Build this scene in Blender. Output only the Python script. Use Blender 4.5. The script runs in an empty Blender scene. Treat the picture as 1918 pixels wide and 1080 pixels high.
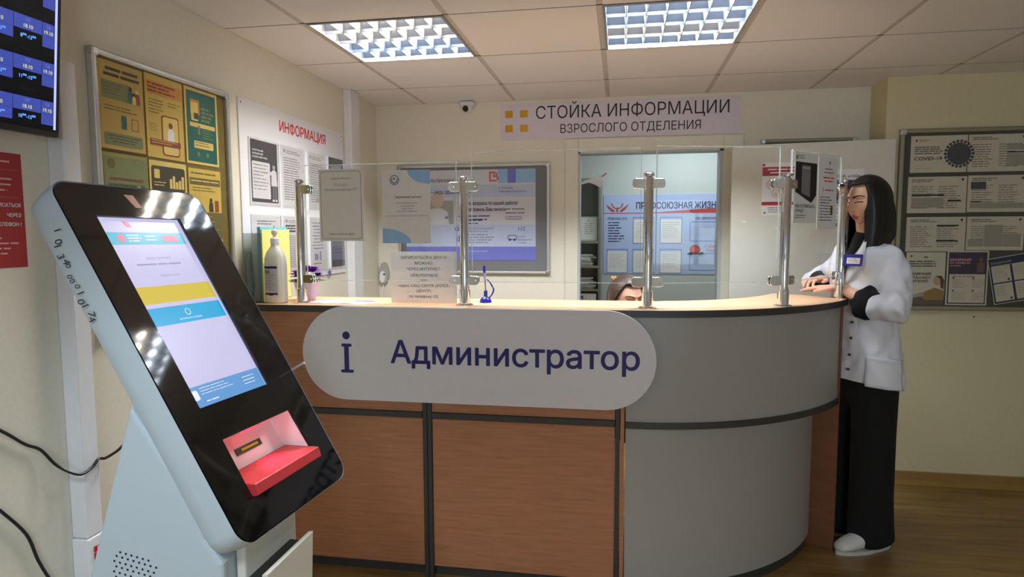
import bpy, bmesh, math, random
from mathutils import Vector, Matrix, noise, geometry
S = bpy.context.scene
COL = S.collection
random.seed(7)
V = Vector

# ------------------------------------------------------------------ camera
CAMH = 1.45
def cam_matrix(yaw, pitch, roll):
    cy, sy, cp, sp = math.cos(yaw), math.sin(yaw), math.cos(pitch), math.sin(pitch)
    fwd = V((sy*cp, cy*cp, sp)); right = V((cy, -sy, 0)); up = right.cross(fwd)
    cr, sr = math.cos(roll), math.sin(roll)
    r2 = cr*right + sr*up; u2 = -sr*right + cr*up
    return Matrix(((r2.x, u2.x, -fwd.x, 0), (r2.y, u2.y, -fwd.y, 0), (r2.z, u2.z, -fwd.z, CAMH), (0, 0, 0, 1)))
cam = bpy.data.cameras.new('camera'); cam.sensor_width = 36; cam.lens = 1200/1918*36; cam.clip_start = 0.02
camo = bpy.data.objects.new('camera', cam); COL.objects.link(camo)
camo.matrix_world = cam_matrix(-.1685, -.0861, -.0042)
S.camera = camo
# ------------------------------------------------------------------ world, exposure
w = bpy.data.worlds.new('sky'); S.world = w; w.use_nodes = True
w.node_tree.nodes['Background'].inputs[0].default_value = (.62, .75, 1, 1)
w.node_tree.nodes['Background'].inputs[1].default_value = 1.0
S.view_settings.view_transform = 'Standard'; S.view_settings.look = 'None'
S.view_settings.gamma = 1; S.view_settings.use_curve_mapping = False
S.view_settings.exposure = 1.18
S.cycles.max_bounces = 8; S.cycles.diffuse_bounces = 4; S.cycles.glossy_bounces = 4
S.cycles.transparent_max_bounces = 16; S.cycles.transmission_bounces = 6
S.cycles.sample_clamp_indirect = 6.0
S.cycles.caustics_reflective = False; S.cycles.caustics_refractive = False

TUBE_W = 5.8        # watts per tube strip in view
TUBE_W2 = 4.5       # and in the lamps over the hall
DAY_W = 18.0        # daylight through the window behind the camera
OFFICE_W = 6.0
def area_light(name, loc, rot, sx, sy, power, col, spread=math.pi):
    l = bpy.data.lights.new(name, 'AREA'); l.shape = 'RECTANGLE'; l.size = sx; l.size_y = sy
    l.energy = power; l.color = col; l.spread = spread
    o = bpy.data.objects.new(name, l); o.location = loc; o.rotation_euler = rot; COL.objects.link(o)
    return o
# daylight entering by the window in the wall behind the viewer
area_light('window_daylight', (1.2, -2.94, 1.45), (math.radians(90), 0, 0), 1.3, 1.1, DAY_W, (.72, .86, 1))

# ------------------------------------------------------------------ materials
def lin(c):
    return tuple((x/12.92 if x <= .04045 else ((x+.055)/1.055)**2.4) for x in [k/255 for k in c])
MATS = {}
def M(name, rgb=(200, 200, 200), rough=.6, metal=0, var=.04, scale=30, bump=0, emit=0, ecol=None, alpha=1, stretch=None, trans=0, coat=0, spec=.5):
    if name in MATS: return MATS[name]
    m = bpy.data.materials.new(name); m.use_nodes = True; nt = m.node_tree
    p = nt.nodes['Principled BSDF']; c = lin(rgb)
    p.inputs['Roughness'].default_value = rough; p.inputs['Metallic'].default_value = metal
    p.inputs['Specular IOR Level'].default_value = spec
    p.inputs['Coat Weight'].default_value = coat
    tc = nt.nodes.new('ShaderNodeTexCoord'); mp = nt.nodes.new('ShaderNodeMapping')
    nt.links.new(tc.outputs['Object'], mp.inputs[0])
    if stretch: mp.inputs['Scale'].default_value = stretch
    n = nt.nodes.new('ShaderNodeTexNoise'); n.inputs['Scale'].default_value = scale; n.inputs['Detail'].default_value = 5
    nt.links.new(mp.outputs[0], n.inputs['Vector'])
    r = nt.nodes.new('ShaderNodeValToRGB')
    r.color_ramp.elements[0].position = .3; r.color_ramp.elements[1].position = .7
    r.color_ramp.elements[0].color = (*[x*(1-var) for x in c], 1)
    r.color_ramp.elements[1].color = (*[min(1, x*(1+var)) for x in c], 1)
    nt.links.new(n.outputs['Fac'], r.inputs[0]); nt.links.new(r.outputs[0], p.inputs['Base Color'])
    if bump:
        b = nt.nodes.new('ShaderNodeBump'); b.inputs['Strength'].default_value = bump; b.inputs['Distance'].default_value = .002
        nt.links.new(n.outputs['Fac'], b.inputs['Height']); nt.links.new(b.outputs[0], p.inputs['Normal'])
    if emit:
        p.inputs['Emission Color'].default_value = (*(lin(ecol) if ecol else c), 1); p.inputs['Emission Strength'].default_value = emit
    if alpha < 1: p.inputs['Alpha'].default_value = alpha
    if trans: p.inputs['Transmission Weight'].default_value = trans
    MATS[name] = m
    return m
def glass_mat(name, tint=(.96, .99, .98), refl=1.0):
    m = bpy.data.materials.new(name); m.use_nodes = True; nt = m.node_tree; nt.nodes.clear()
    out = nt.nodes.new('ShaderNodeOutputMaterial'); mix = nt.nodes.new('ShaderNodeMixShader')
    t = nt.nodes.new('ShaderNodeBsdfTransparent'); t.inputs[0].default_value = (*tint, 1)
    g = nt.nodes.new('ShaderNodeBsdfGlossy'); g.inputs['Roughness'].default_value = .02; g.inputs[0].default_value = (1, 1, 1, 1)
    fr = nt.nodes.new('ShaderNodeFresnel'); ge = nt.nodes.new('ShaderNodeNewGeometry'); mr = nt.nodes.new('ShaderNodeMapRange')
    mr.inputs['To Min'].default_value = 1.45; mr.inputs['To Max'].default_value = 1/1.45
    nt.links.new(ge.outputs['Backfacing'], mr.inputs[0]); nt.links.new(mr.outputs[0], fr.inputs[0])
    mu = nt.nodes.new('ShaderNodeMath'); mu.operation = 'MULTIPLY'; mu.inputs[1].default_value = refl
    nt.links.new(fr.outputs[0], mu.inputs[0]); nt.links.new(mu.outputs[0], mix.inputs[0])
    nt.links.new(t.outputs[0], mix.inputs[1]); nt.links.new(g.outputs[0], mix.inputs[2]); nt.links.new(mix.outputs[0], out.inputs[0])
    MATS[name] = m
    return m
WALL_DIM = M('painted wall dimmed', (218, 208, 168), .75, var=.03, scale=60, bump=.15)  # same paint as WALL, with the stepped wall's dimmer light put into the colour
WALL = M('painted wall', (230, 224, 206), .75, var=.03, scale=60, bump=.15)
CEILM = M('ceiling tile', (240, 238, 238), .9, var=.05, scale=220, bump=.35)
TBAR = M('t bar', (205, 198, 188), .5)
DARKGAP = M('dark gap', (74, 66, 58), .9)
WHITE = M('white plastic', (238, 240, 242), .45, var=.02)
TRUNK = M('trunking plastic', (232, 232, 234), .5, var=.02)
KIOSK = M('powder coated steel', (196, 212, 220), .45, var=.02, scale=400, bump=.1)
KIOSKC = M('powder coated steel warm', (226, 226, 214), .45, var=.02, scale=400, bump=.1)
BLACKG = M('black glass', (6, 6, 7), .06, var=0, spec=.6)
BLACKP = M('black plastic', (22, 22, 23), .4)
CHROME = M('chrome', (228, 228, 230), .09, 1, var=.02)
ALU = M('aluminium', (196, 196, 196), .32, .9, var=.03)
ALUF = M('aluminium frame', (200, 198, 192), .35, .6, var=.03)
ALUD = M('aged frame', (150, 146, 120), .45, .4, var=.05)
GLASS = glass_mat('clear screen', (.985, .993, .99), .45)
GLASSE = M('glass edge', (214, 222, 216), .2, alpha=.45)
FILM = glass_mat('clear film', (.97, .98, .98), .25)
WOOD = M('beech panel', (178, 122, 88), .42, var=.14, scale=5, stretch=(1.2, 1.2, 14), bump=.03)
TOPW = M('beech top', (230, 186, 146), .35, var=.05, scale=6, stretch=(1, 12, 12))
EDGE = M('graphite edge', (62, 60, 58), .45)
GREYL = M('grey laminate', (166, 164, 156), .38, var=.04, scale=500, bump=.1)
PAPER = M('paper', (236, 234, 230), .7, var=.015)
LPAPER = M('glossy paper', (238, 238, 240), .35, var=.01)
INK = M('ink black', (34, 32, 36), .6); INKG = M('ink grey', (128, 126, 128), .6); INKL = M('ink light grey', (178, 176, 174), .6)
NAVY = M('navy', (34, 30, 104), .5); RED = M('red print', (212, 28, 48), .5); BLUE = M('blue print', (68, 120, 190), .5)
LBLUE = M('light blue print', (146, 184, 222), .5); PBLUE = M('periwinkle print', (110, 116, 196), .5); DRED = M('crimson print', (176, 44, 66), .5)
YEL = M('amber print', (214, 160, 30), .5)
GREEN = M('green print', (26, 96, 84), .55); OLIVE = M('olive', (112, 96, 40), .8, var=.1)
SKIN = M('skin', (226, 176, 150), .5, var=.03, scale=60); SKIN.node_tree.nodes['Principled BSDF'].inputs['Subsurface Weight'].default_value = .08
LIP = M('lips', (190, 98, 96), .4); HAIRB = M('black hair', (13, 12, 14), .38, var=.4, scale=18, stretch=(9, 9, .6), bump=.6)
HAIRN = M('brown hair', (74, 56, 44), .45, var=.35, scale=14, stretch=(1, 5, 9), bump=.6)
COAT = M('white cotton', (232, 234, 242), .85, var=.02, scale=200, bump=.1)
BLACKC = M('black cloth', (10, 10, 11), .9, var=.1)

# ------------------------------------------------------------------ mesh helpers
class Fr:
    """a local frame: a along u, b along v, c along n"""
    def __init__(s, o, u, v, n=None):
        s.o = V(o); s.u = V(u).normalized(); s.v = V(v).normalized(); s.n = V(n).normalized() if n else s.u.cross(s.v).normalized()
    def P(s, a, b, c=0): return s.o + s.u*a + s.v*b + s.n*c
    def off(s, c): return Fr(s.o + s.n*c, s.u, s.v, s.n)
    def rot(s, a0, b0, ang):
        c, k = math.cos(ang), math.sin(ang)
        return Fr(s.P(a0, b0), s.u*c + s.v*k, s.v*c - s.u*k, s.n)
_T = {}
def text_poly(s, bold):
    """glyph outlines filled one contour at a time -> verts (x, y, layer), faces"""
    k = (s, bold)
    if k in _T: return _T[k]
    cu = bpy.data.curves.new('t', 'FONT'); cu.body = s
    o = bpy.data.objects.new('t', cu); COL.objects.link(o)
    bpy.context.view_layer.update()
    cc = o.to_curve(bpy.context.evaluated_depsgraph_get()); loops = []
    for sp in cc.splines:
        bp = sp.bezier_points; n = len(bp); P = []
        for i in range(n):
            p, q = bp[i], bp[(i+1) % n]; d = q.co-p.co
            st = abs((p.handle_right-p.co).cross(d).z)+abs((q.handle_left-p.co).cross(d).z) < 1e-4*max(d.length, 1e-6)
            P.append((p.co.x, p.co.y))
            if not st and d.length > .02:
                nn = 4 if len(s) < 20 else 3
                P += [(c.x, c.y) for c in geometry.interpolate_bezier(p.co, p.handle_right, q.handle_left, q.co, nn+1)[1:-1]]
        Q = []
        for p in P:
            if not Q or math.hypot(p[0]-Q[-1][0], p[1]-Q[-1][1]) > 1e-4: Q.append(p)
        if len(Q) > 2 and math.hypot(Q[0][0]-Q[-1][0], Q[0][1]-Q[-1][1]) < 1e-4: Q.pop()
        if len(Q) > 2: loops.append(Q)
    o.to_curve_clear(); bpy.data.objects.remove(o); bpy.data.curves.remove(cu)
    groups = []                                   # contours of one glyph overlap in x
    for L in sorted(loops, key=lambda L: min(p[0] for p in L)):
        x0, x1 = min(p[0] for p in L), max(p[0] for p in L)
        if groups and x0 < groups[-1][1]-.004: groups[-1][0].append(L); groups[-1][1] = max(groups[-1][1], x1)
        else: groups.append([[L], x1])
    vs, fs = [], []
    for Ls, _ in groups:
        gx = min(p[0] for L in Ls for p in L)
        key = tuple(tuple((round(x-gx, 3), round(y, 3)) for x, y in L) for L in Ls)
        if key not in _G: _G[key] = fill_glyph([[(x-gx, y) for x, y in L] for L in Ls])
        gv, gf = _G[key]; b0 = len(vs); vs += [(x+gx, y, 0) for x, y in gv]; fs += [tuple(b0+i for i in f) for f in gf]
    _T[k] = (vs, fs)
    return _T[k]
_G = {}
def fill_glyph(Ls):
    """non-zero winding fill of possibly self-crossing contours"""
    P, E = [], []
    for L in Ls:
        b0 = len(P); P += [V(p) for p in L]; E += [(b0+i, b0+(i+1) % len(L)) for i in range(len(L))]
    ov, oe, of = geometry.delaunay_2d_cdt(P, E, [], 0, 1e-5)[:3]
    keep = []
    for f in of:
        cx = sum(ov[i].x for i in f)/len(f); cy = sum(ov[i].y for i in f)/len(f); wn = 0
        for L in Ls:
            for i in range(len(L)):
                (ax, ay), (bx, by) = L[i-1], L[i]
                if (ay <= cy) != (by <= cy):
                    if ax+(cy-ay)*(bx-ax)/(by-ay) > cx: wn += 1 if by > ay else -1
        if wn: keep.append(tuple(f))
    return [(v.x, v.y) for v in ov], keep
class MB:
    def __init__(s): s.v = []; s.f = []; s.m = []; s.mats = []
    def mi(s, mat):
        if mat not in s.mats: s.mats.append(mat)
        return s.mats.index(mat)
    def add(s, vs, fs, mat):
        k = len(s.v); s.v += [tuple(x) for x in vs]; i = s.mi(mat)
        for f in fs: s.f.append([a+k for a in f]); s.m.append(i)
    def box(s, x0, x1, y0, y1, z0, z1, mat):
        s.add([(x, y, z) for z in (z0, z1) for y in (y0, y1) for x in (x0, x1)],
              [(0, 2, 3, 1), (4, 5, 7, 6), (0, 1, 5, 4), (2, 6, 7, 3), (0, 4, 6, 2), (1, 3, 7, 5)], mat); return s
    def slab(s, F, a0, a1, b0, b1, c0, c1, mat):
        s.add([F.P(a, b, c) for c in (c0, c1) for b in (b0, b1) for a in (a0, a1)],
              [(0, 2, 3, 1), (4, 5, 7, 6), (0, 1, 5, 4), (2, 6, 7, 3), (0, 4, 6, 2), (1, 3, 7, 5)], mat); return s
    def rect(s, F, a0, a1, b0, b1, mat, c=0):
        s.add([F.P(a0, b0, c), F.P(a1, b0, c), F.P(a1, b1, c), F.P(a0, b1, c)], [(0, 1, 2, 3)], mat); return s
    def poly(s, F, pts, mat, c=0):
        s.add([F.P(a, b, c) for a, b in pts], [tuple(range(len(pts)))], mat); return s
    def disc(s, F, a, b, r, mat, c=0, n=20, rb=None, t0=0, t1=2*math.pi):
        rb = rb or r
        full = abs(t1-t0-2*math.pi) < 1e-6
        pts = [(a+r*math.cos(t0+(t1-t0)*i/n), b+rb*math.sin(t0+(t1-t0)*i/n)) for i in range(n if full else n+1)]
        if not full: pts.append((a, b))
        return s.poly(F, pts, mat, c)
    def ring(s, F, a, b, r0, r1, mat, c=0, n=24, t0=0, t1=2*math.pi):
        vs = []; fs = []
        for i in range(n+1):
            t = t0+(t1-t0)*i/n
            vs += [F.P(a+r0*math.cos(t), b+r0*math.sin(t), c), F.P(a+r1*math.cos(t), b+r1*math.sin(t), c)]
            if i: fs.append((2*i-2, 2*i-1, 2*i+1, 2*i))
        s.add(vs, fs, mat); return s
    def frame(s, F, a0, a1, b0, b1, t, mat, c=0):
        s.rect(F, a0, a1, b0, b0+t, mat, c); s.rect(F, a0, a1, b1-t, b1, mat, c)
        s.rect(F, a0, a0+t, b0+t, b1-t, mat, c); s.rect(F, a1-t, a1, b0+t, b1-t, mat, c); return s
    def prism(s, F, pts, c0, c1, mat):
        n = len(pts)
        s.add([F.P(a, b, c0) for a, b in pts] + [F.P(a, b, c1) for a, b in pts],
              [tuple(range(n))[::-1], tuple(range(n, 2*n))] + [(i, (i+1) % n, n+(i+1) % n, n+i) for i in range(n)], mat); return s
    def text(s, F, t, a, b, h, mat, w=None, align='c', c=.0012, bold=0.0, shear=0):
        """h = cap height, w = fitted width, b = baseline"""
        vs, fs = text_poly(t, 0)
        if not vs: return s
        x0 = min(v[0] for v in vs); x1 = max(v[0] for v in vs)
        ky = h/.73; kx = (w/(x1-x0)) if w else ky
        wd = (x1-x0)*kx
        a -= {'c': wd/2, 'l': 0, 'r': wd}[align]
        offs = [(0, 0)]
        if bold > 0:
            nb = 8 if h > .04 else 4
            offs += [(bold*ky*math.cos(math.pi/4+2*math.pi*q/nb), bold*ky*math.sin(math.pi/4+2*math.pi*q/nb)) for q in range(nb)]
        for q, (ox, oy) in enumerate(offs):
            s.add([F.P(a+(x-x0)*kx+shear*y*ky+ox, b+y*ky+oy, c+lay*.00003+q*.00005) for x, y, lay in vs], fs, mat)
        return s
    def lines(s, F, a0, a1, b0, b1, n, mat, c=.0010, fill=.32, ragged=.35, seed=1, words=True, align='l'):
        rnd = random.Random(seed*31+n); p = (b1-b0)/n
        for i in range(n):
            y1 = b1-p*i-p*.2; y0 = y1-p*fill
            L = (a1-a0)*(1-ragged*rnd.random()); x = a0 if align == 'l' else (a0+a1-L)/2; e = x+L
            if not words: s.rect(F, x, e, y0, y1, mat, c); continue
            while x < e-1e-5:
                wl = min(e-x, p*(1.0+rnd.random()*4)); s.rect(F, x, x+wl, y0, y1, mat, c); x += wl+p*.35
        return s
    def tube(s, pts, r, mat, n=8, cap=True):
        s.etube(pts, [(r, r) if not isinstance(r, (list, tuple)) else (r[i], r[i]) for i in range(len(pts))], mat, n=n, dome=0 if cap else None); return s
    def etube(s, pts, rad, mat, up=None, n=16, dome=3, power=2.0):
        """elliptical tube: rad = (half width sideways, half height along up)"""
        pts = [V(p) for p in pts]; N = len(pts); rings = []
        prev = None
        for i, p in enumerate(pts):
            d = (pts[min(i+1, N-1)]-pts[max(i-1, 0)]).normalized()
            if up is not None: a = V(up if not callable(up) else up(i))
            else: a = prev if prev is not None else (V((0, 0, 1)) if abs(d.z) < .9 else V((0, 1, 0)))
            b = d.cross(a)
            if b.length < 1e-5: b = d.cross(V((1, 0, 0)))
            b.normalize(); a = b.cross(d).normalized(); prev = a
            rings.append((p, b, a, d, rad[i][0], rad[i][1]))
        seq = []
        if dome:
            p, b, a, d, rx, ry = rings[0]
            for k in range(dome, 0, -1):
                t = k/(dome+.0)*math.pi/2*.94; seq.append((p-d*min(rx, ry)*math.sin(t), b, a, rx*math.cos(t), ry*math.cos(t)))
        seq += [(p, b, a, rx, ry) for p, b, a, d, rx, ry in rings]
        if dome:
            p, b, a, d, rx, ry = rings[-1]
            for k in range(1, dome+1):
                t = k/(dome+.0)*math.pi/2*.94; seq.append((p+d*min(rx, ry)*math.sin(t), b, a, rx*math.cos(t), ry*math.cos(t)))
        vs = []; fs = []
        for p, b, a, rx, ry in seq:
            for j in range(n):
                t = 2*math.pi*j/n; c, k = math.cos(t), math.sin(t)
                if power != 2.0:
                    c = math.copysign(abs(c)**(2/power), c); k = math.copysign(abs(k)**(2/power), k)
                vs.append(p+b*rx*c+a*ry*k)
        for i in range(len(seq)-1):
            for j in range(n): fs.append((i*n+j, i*n+(j+1) % n, (i+1)*n+(j+1) % n, (i+1)*n+j))
        if dome is not None:
            fs.append(tuple(range(n))[::-1]); fs.append(tuple(range((len(seq)-1)*n, len(seq)*n)))
        s.add(vs, fs, mat); return s
    def lathe(s, o, prof, mat, n=20, axis=(0, 0, 1)):
        ax = V(axis).normalized(); x = ax.orthogonal().normalized(); y = ax.cross(x); o = V(o); vs = []; fs = []
        for r, h in prof:
            for j in range(n):
                t = 2*math.pi*j/n; vs.append(o+ax*h+x*r*math.cos(t)+y*r*math.sin(t))
        for i in range(len(prof)-1):
            for j in range(n): fs.append((i*n+j, i*n+(j+1) % n, (i+1)*n+(j+1) % n, (i+1)*n+j))
        fs.append(tuple(range(n))[::-1]); fs.append(tuple(range((len(prof)-1)*n, len(prof)*n)))
        s.add(vs, fs, mat); return s
    def plate(s, F, outer, holes, c0, c1, mat):
        bm = bmesh.new(); es = []
        for loop in [outer]+holes:
            vs = [bm.verts.new((a, b, 0)) for a, b in loop]
            es += [bm.edges.new((vs[i], vs[(i+1) % len(vs)])) for i in range(len(vs))]
        bmesh.ops.triangle_fill(bm, edges=es, use_beauty=True, use_dissolve=False, normal=(0, 0, 1))
        bm.verts.index_update(); P = [(v.co.x, v.co.y) for v in bm.verts]; T = [[v.index for v in f.verts] for f in bm.faces]; bm.free()
        n = len(P); fs = [tuple(t) for t in T] + [tuple(x+n for x in t[::-1]) for t in T]
        k = 0
        for li, loop in enumerate([outer]+holes):
            L = len(loop)
            for i in range(L):
                q = (k+i, k+(i+1) % L, n+k+(i+1) % L, n+k+i); fs.append(q)
            k += L
        s.add([F.P(a, b, c1) for a, b in P]+[F.P(a, b, c0) for a, b in P], fs, mat); return s
    def mesh(s, name):
        me = bpy.data.meshes.new(name); me.from_pydata(s.v, [], s.f)
        for m in s.mats: me.materials.append(m)
        me.polygons.foreach_set('material_index', s.m); me.update(); return me
    def build(s, name, parent=None, smooth=False, origin=None, fix=True):
        me = s.mesh(name)
        if fix:
            bm = bmesh.new(); bm.from_mesh(me); bmesh.ops.recalc_face_normals(bm, faces=bm.faces); bm.to_mesh(me); bm.free()
        return link(name, me, parent, smooth, origin)
def link(name, me, parent=None, smooth=False, origin=None):
    if smooth:
        for p in me.polygons: p.use_smooth = True
        if smooth != 'all': me.set_sharp_from_angle(angle=math.radians(40))
    o = bpy.data.objects.new(name, me); COL.objects.link(o)
    if parent is not None:
        o.parent = parent
        o.matrix_parent_inverse = PW.get(parent.name, Matrix.Identity(4)).inverted()
    elif origin is None and len(me.vertices):
        bb = [v.co for v in me.vertices]
        origin = ((min(v.x for v in bb)+max(v.x for v in bb))/2, (min(v.y for v in bb)+max(v.y for v in bb))/2, min(v.z for v in bb))
    if origin is not None and parent is None:
        me.transform(Matrix.Translation(-V(origin))); o.location = origin
        PW[o.name] = Matrix.Translation(V(origin))
    return o
PW = {}
def tag(o, label=None, cat=None, group=None, kind=None):
    if label: o['label'] = label
    if cat: o['category'] = cat
    if group: o['group'] = group
    if kind: o['kind'] = kind
    return o
def thing(name, label, cat, loc=(0, 0, 0), group=None):
    o = bpy.data.objects.new(name, None); COL.objects.link(o); o.location = loc; o.empty_display_size = .05
    PW[o.name] = Matrix.Translation(V(loc))
    return tag(o, label, cat, group)
def struct(o): o['kind'] = 'structure'; return o
def rrect(a0, a1, b0, b1, r, n=8):
    out = []
    for cx, cy, t0 in ((a1-r, b1-r, 0), (a0+r, b1-r, 90), (a0+r, b0+r, 180), (a1-r, b0+r, 270)):
        for i in range(n+1):
            t = math.radians(t0+90*i/n); out.append((cx+r*math.cos(t), cy+r*math.sin(t)))
    return out
def bev(o, wd=.004, seg=2):
    m = o.modifiers.new('bevel', 'BEVEL'); m.width = wd; m.segments = seg; m.limit_method = 'ANGLE'; m.angle_limit = math.radians(40); return o

# ------------------------------------------------------------------ room
XL, YB, YR, CZ = -1.64, 4.19, 3.95, 2.305
XS = 1.455                     # the back wall steps forward here
XR, YF = 3.3, -3.0
FL = Fr((XL, 0, 0), (0, 1, 0), (0, 0, 1), (1, 0, 0))          # left wall: a = y, b = z
FB = Fr((0, YB, 0), (1, 0, 0), (0, 0, 1), (0, -1, 0))         # back wall: a = x, b = z
FRW = Fr((0, YR, 0), (1, 0, 0), (0, 0, 1), (0, -1, 0))        # stepped wall to the right
YO = 5.6                       # far wall of the office behind
FO = Fr((0, YO, 0), (1, 0, 0), (0, 0, 1), (0, -1, 0))

def floor_material():
    m = bpy.data.materials.new('oak linoleum'); m.use_nodes = True; nt = m.node_tree; p = nt.nodes['Principled BSDF']
    p.inputs['Roughness'].default_value = .32
    tc = nt.nodes.new('ShaderNodeTexCoord'); mp = nt.nodes.new('ShaderNodeMapping'); mp.inputs['Scale'].default_value = (1.2, 11, 1)
    nt.links.new(tc.outputs['Object'], mp.inputs[0])
    n = nt.nodes.new('ShaderNodeTexNoise'); n.inputs['Scale'].default_value = 2.2; n.inputs['Detail'].default_value = 8; n.inputs['Roughness'].default_value = .65
    nt.links.new(mp.outputs[0], n.inputs['Vector'])
    r = nt.nodes.new('ShaderNodeValToRGB'); e = r.color_ramp.elements
    e[0].position = .3; e[1].position = .72; e[0].color = (*lin((116, 88, 46)), 1); e[1].color = (*lin((176, 138, 80)), 1)
    nt.links.new(n.outputs['Fac'], r.inputs[0])
    b = nt.nodes.new('ShaderNodeTexBrick'); b.inputs['Color1'].default_value = (1, 1, 1, 1); b.inputs['Color2'].default_value = (.86, .86, .86, 1); b.inputs['Mortar'].default_value = (.8, .8, .8, 1)
    b.inputs['Scale'].default_value = 1; b.inputs['Mortar Size'].default_value = .0015; b.inputs['Brick Width'].default_value = 1.2; b.inputs['Row Height'].default_value = .1
    nt.links.new(tc.outputs['Object'], b.inputs['Vector'])
    mx = nt.nodes.new('ShaderNodeMix'); mx.data_type = 'RGBA'; mx.blend_type = 'MULTIPLY'; mx.inputs[0].default_value = 1
    nt.links.new(r.outputs[0], mx.inputs[6]); nt.links.new(b.outputs[0], mx.inputs[7]); nt.links.new(mx.outputs[2], p.inputs['Base Color'])
    return m
FLOORM = floor_material()
struct(MB().box(XL-.1, XR+.1, YF-.1, YO+.1, -.08, 0, FLOORM).build('floor', origin=(0, 0, 0)))
wl = struct(MB().box(XL-.1, XL, YF-.1, YB, 0, CZ+.15, WALL).build('wall_left', origin=(XL, 0, 0)))
# back wall with the doorway
DX0, DX1, DZ = -.275, .62, 1.965
b = MB(); b.box(XL-.1, DX0, YB, YB+.1, 0, CZ+.15, WALL); b.box(DX1, XS+.1, YB, YB+.1, 0, CZ+.15, WALL); b.box(DX0, DX1, YB, YB+.1, DZ, CZ+.15, WALL)
struct(b.build('wall_back', origin=(0, YB, 0)))
struct(MB().box(XS, XR+.1, YR, YB+.1, 0, CZ+.15, WALL_DIM).build('wall_step', origin=(XS, YR, 0)))
struct(MB().box(XR, XR+.1, YF-.1, YR, 0, CZ+.15, WALL).build('wall_right', origin=(XR, 0, 0)))
b = MB(); WX0, WX1, WZ0, WZ1 = .5, 1.9, .85, 2.05
b.box(XL-.1, WX0, YF-.1, YF, 0, CZ+.15, WALL); b.box(WX1, XR+.1, YF-.1, YF, 0, CZ+.15, WALL)
b.box(WX0, WX1, YF-.1, YF, 0, WZ0, WALL); b.box(WX0, WX1, YF-.1, YF, WZ1, CZ+.15, WALL)
struct(b.build('wall_front', origin=(0, YF, 0)))
wf = MB(); FW = Fr((0, YF, 0), (1, 0, 0), (0, 0, 1), (0, 1, 0))
for a0, a1, b0, b1 in ((WX0, WX1, WZ0, WZ0+.06), (WX0, WX1, WZ1-.06, WZ1), (WX0, WX0+.06, WZ0+.06, WZ1-.06), (WX1-.06, WX1, WZ0+.06, WZ1-.06), (1.17, 1.23, WZ0+.06, WZ1-.06)):
    wf.slab(FW, a0, a1, b0, b1, -.07, -.01, WHITE)
win = struct(wf.build('window_1'))
MB().slab(FW, WX0+.06, WX1-.06, WZ0+.06, WZ1-.06, -.05, -.045, GLASS).build('pane', win)
# skirting: the floor covering turned up at the wall
BASEM = M('skirting', (150, 116, 62), .4, var=.08, scale=8)
sk = MB(); sk.prism(Fr((XS, YR, 0), (0, -1, 0), (0, 0, 1), (1, 0, 0)), [(0, 0), (.045, 0), (.014, .018), (.010, .062), (0, .066)], 0, XR-XS, BASEM)
struct(sk.build('baseboard_right', smooth=True))
sk = MB(); sk.prism(Fr((XL, YF, 0), (1, 0, 0), (0, 0, 1), (0, -1, 0)), [(0, 0), (.02, 0), (.014, .018), (.010, .062), (0, .066)], 0, -(YB-YF), BASEM)
struct(sk.build('baseboard_left', smooth=True))

# ceiling: slab, T bars and tiles
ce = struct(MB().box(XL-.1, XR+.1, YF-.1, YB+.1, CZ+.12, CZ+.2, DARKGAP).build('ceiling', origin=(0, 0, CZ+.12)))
GX0, GY0 = -1.29, 2.5195
cols = [XL]+[GX0+.6*i for i in range(8)]+[XR]
rows = [YB]+[GY0+.6*j for j in range(2, -10, -1)]
rows = [r for r in rows if r > YF]+[YF]
FIX = [(0, 0), (2, 0), (0, -5)]      # tile cells that hold a lamp (column from GX0, row from GY0)
fixcells = {(round(GX0+.6*i, 3), round(GY0+.6*j, 3)) for i, j in FIX}
tcache = {}
def tile_mesh(sx, sy):
    k = (round(sx, 3), round(sy, 3))
    if k not in tcache:
        m = MB(); x, y = sx/2, sy/2
        m.box(-x, x, -y, y, 0, .012, CEILM); tcache[k] = m.mesh('ceiling_tile')
    return tcache[k]
for i in range(len(cols)-1):
    for j in range(len(rows)-1):
        x0, x1, y1, y0 = cols[i], cols[i+1], rows[j], rows[j+1]
        if (round(x0, 3), round(y0, 3)) in fixcells: continue
        if y1-y0 < .03 or x1-x0 < .03: continue
        gx0 = .012 if i else .002; gx1 = .012
        o = bpy.data.objects.new('ceiling_tile', tile_mesh(x1-x0-gx0-gx1, y1-y0-.008)); COL.objects.link(o); o.parent = ce
        o.matrix_parent_inverse = PW[ce.name].inverted()
        if y1 > YR+.01 and x0 > XS-.3:
            pass
        o.location = ((x0+gx0+x1-gx1)/2, (y0+y1)/2, CZ-.0)
for x in cols[1:-1]:
    MB().box(x-.0115, x+.0115, YF, YB, CZ+.002, CZ+.03, TBAR).build('runner_bar', ce)
for y in rows[1:-1]:
    MB().box(XL, XR, y-.003, y+.003, CZ+.0005, CZ+.03, DARKGAP).build('seam_shadow_bar', ce)  # dark colour paints the shadow line in the seams between tile rows

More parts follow.
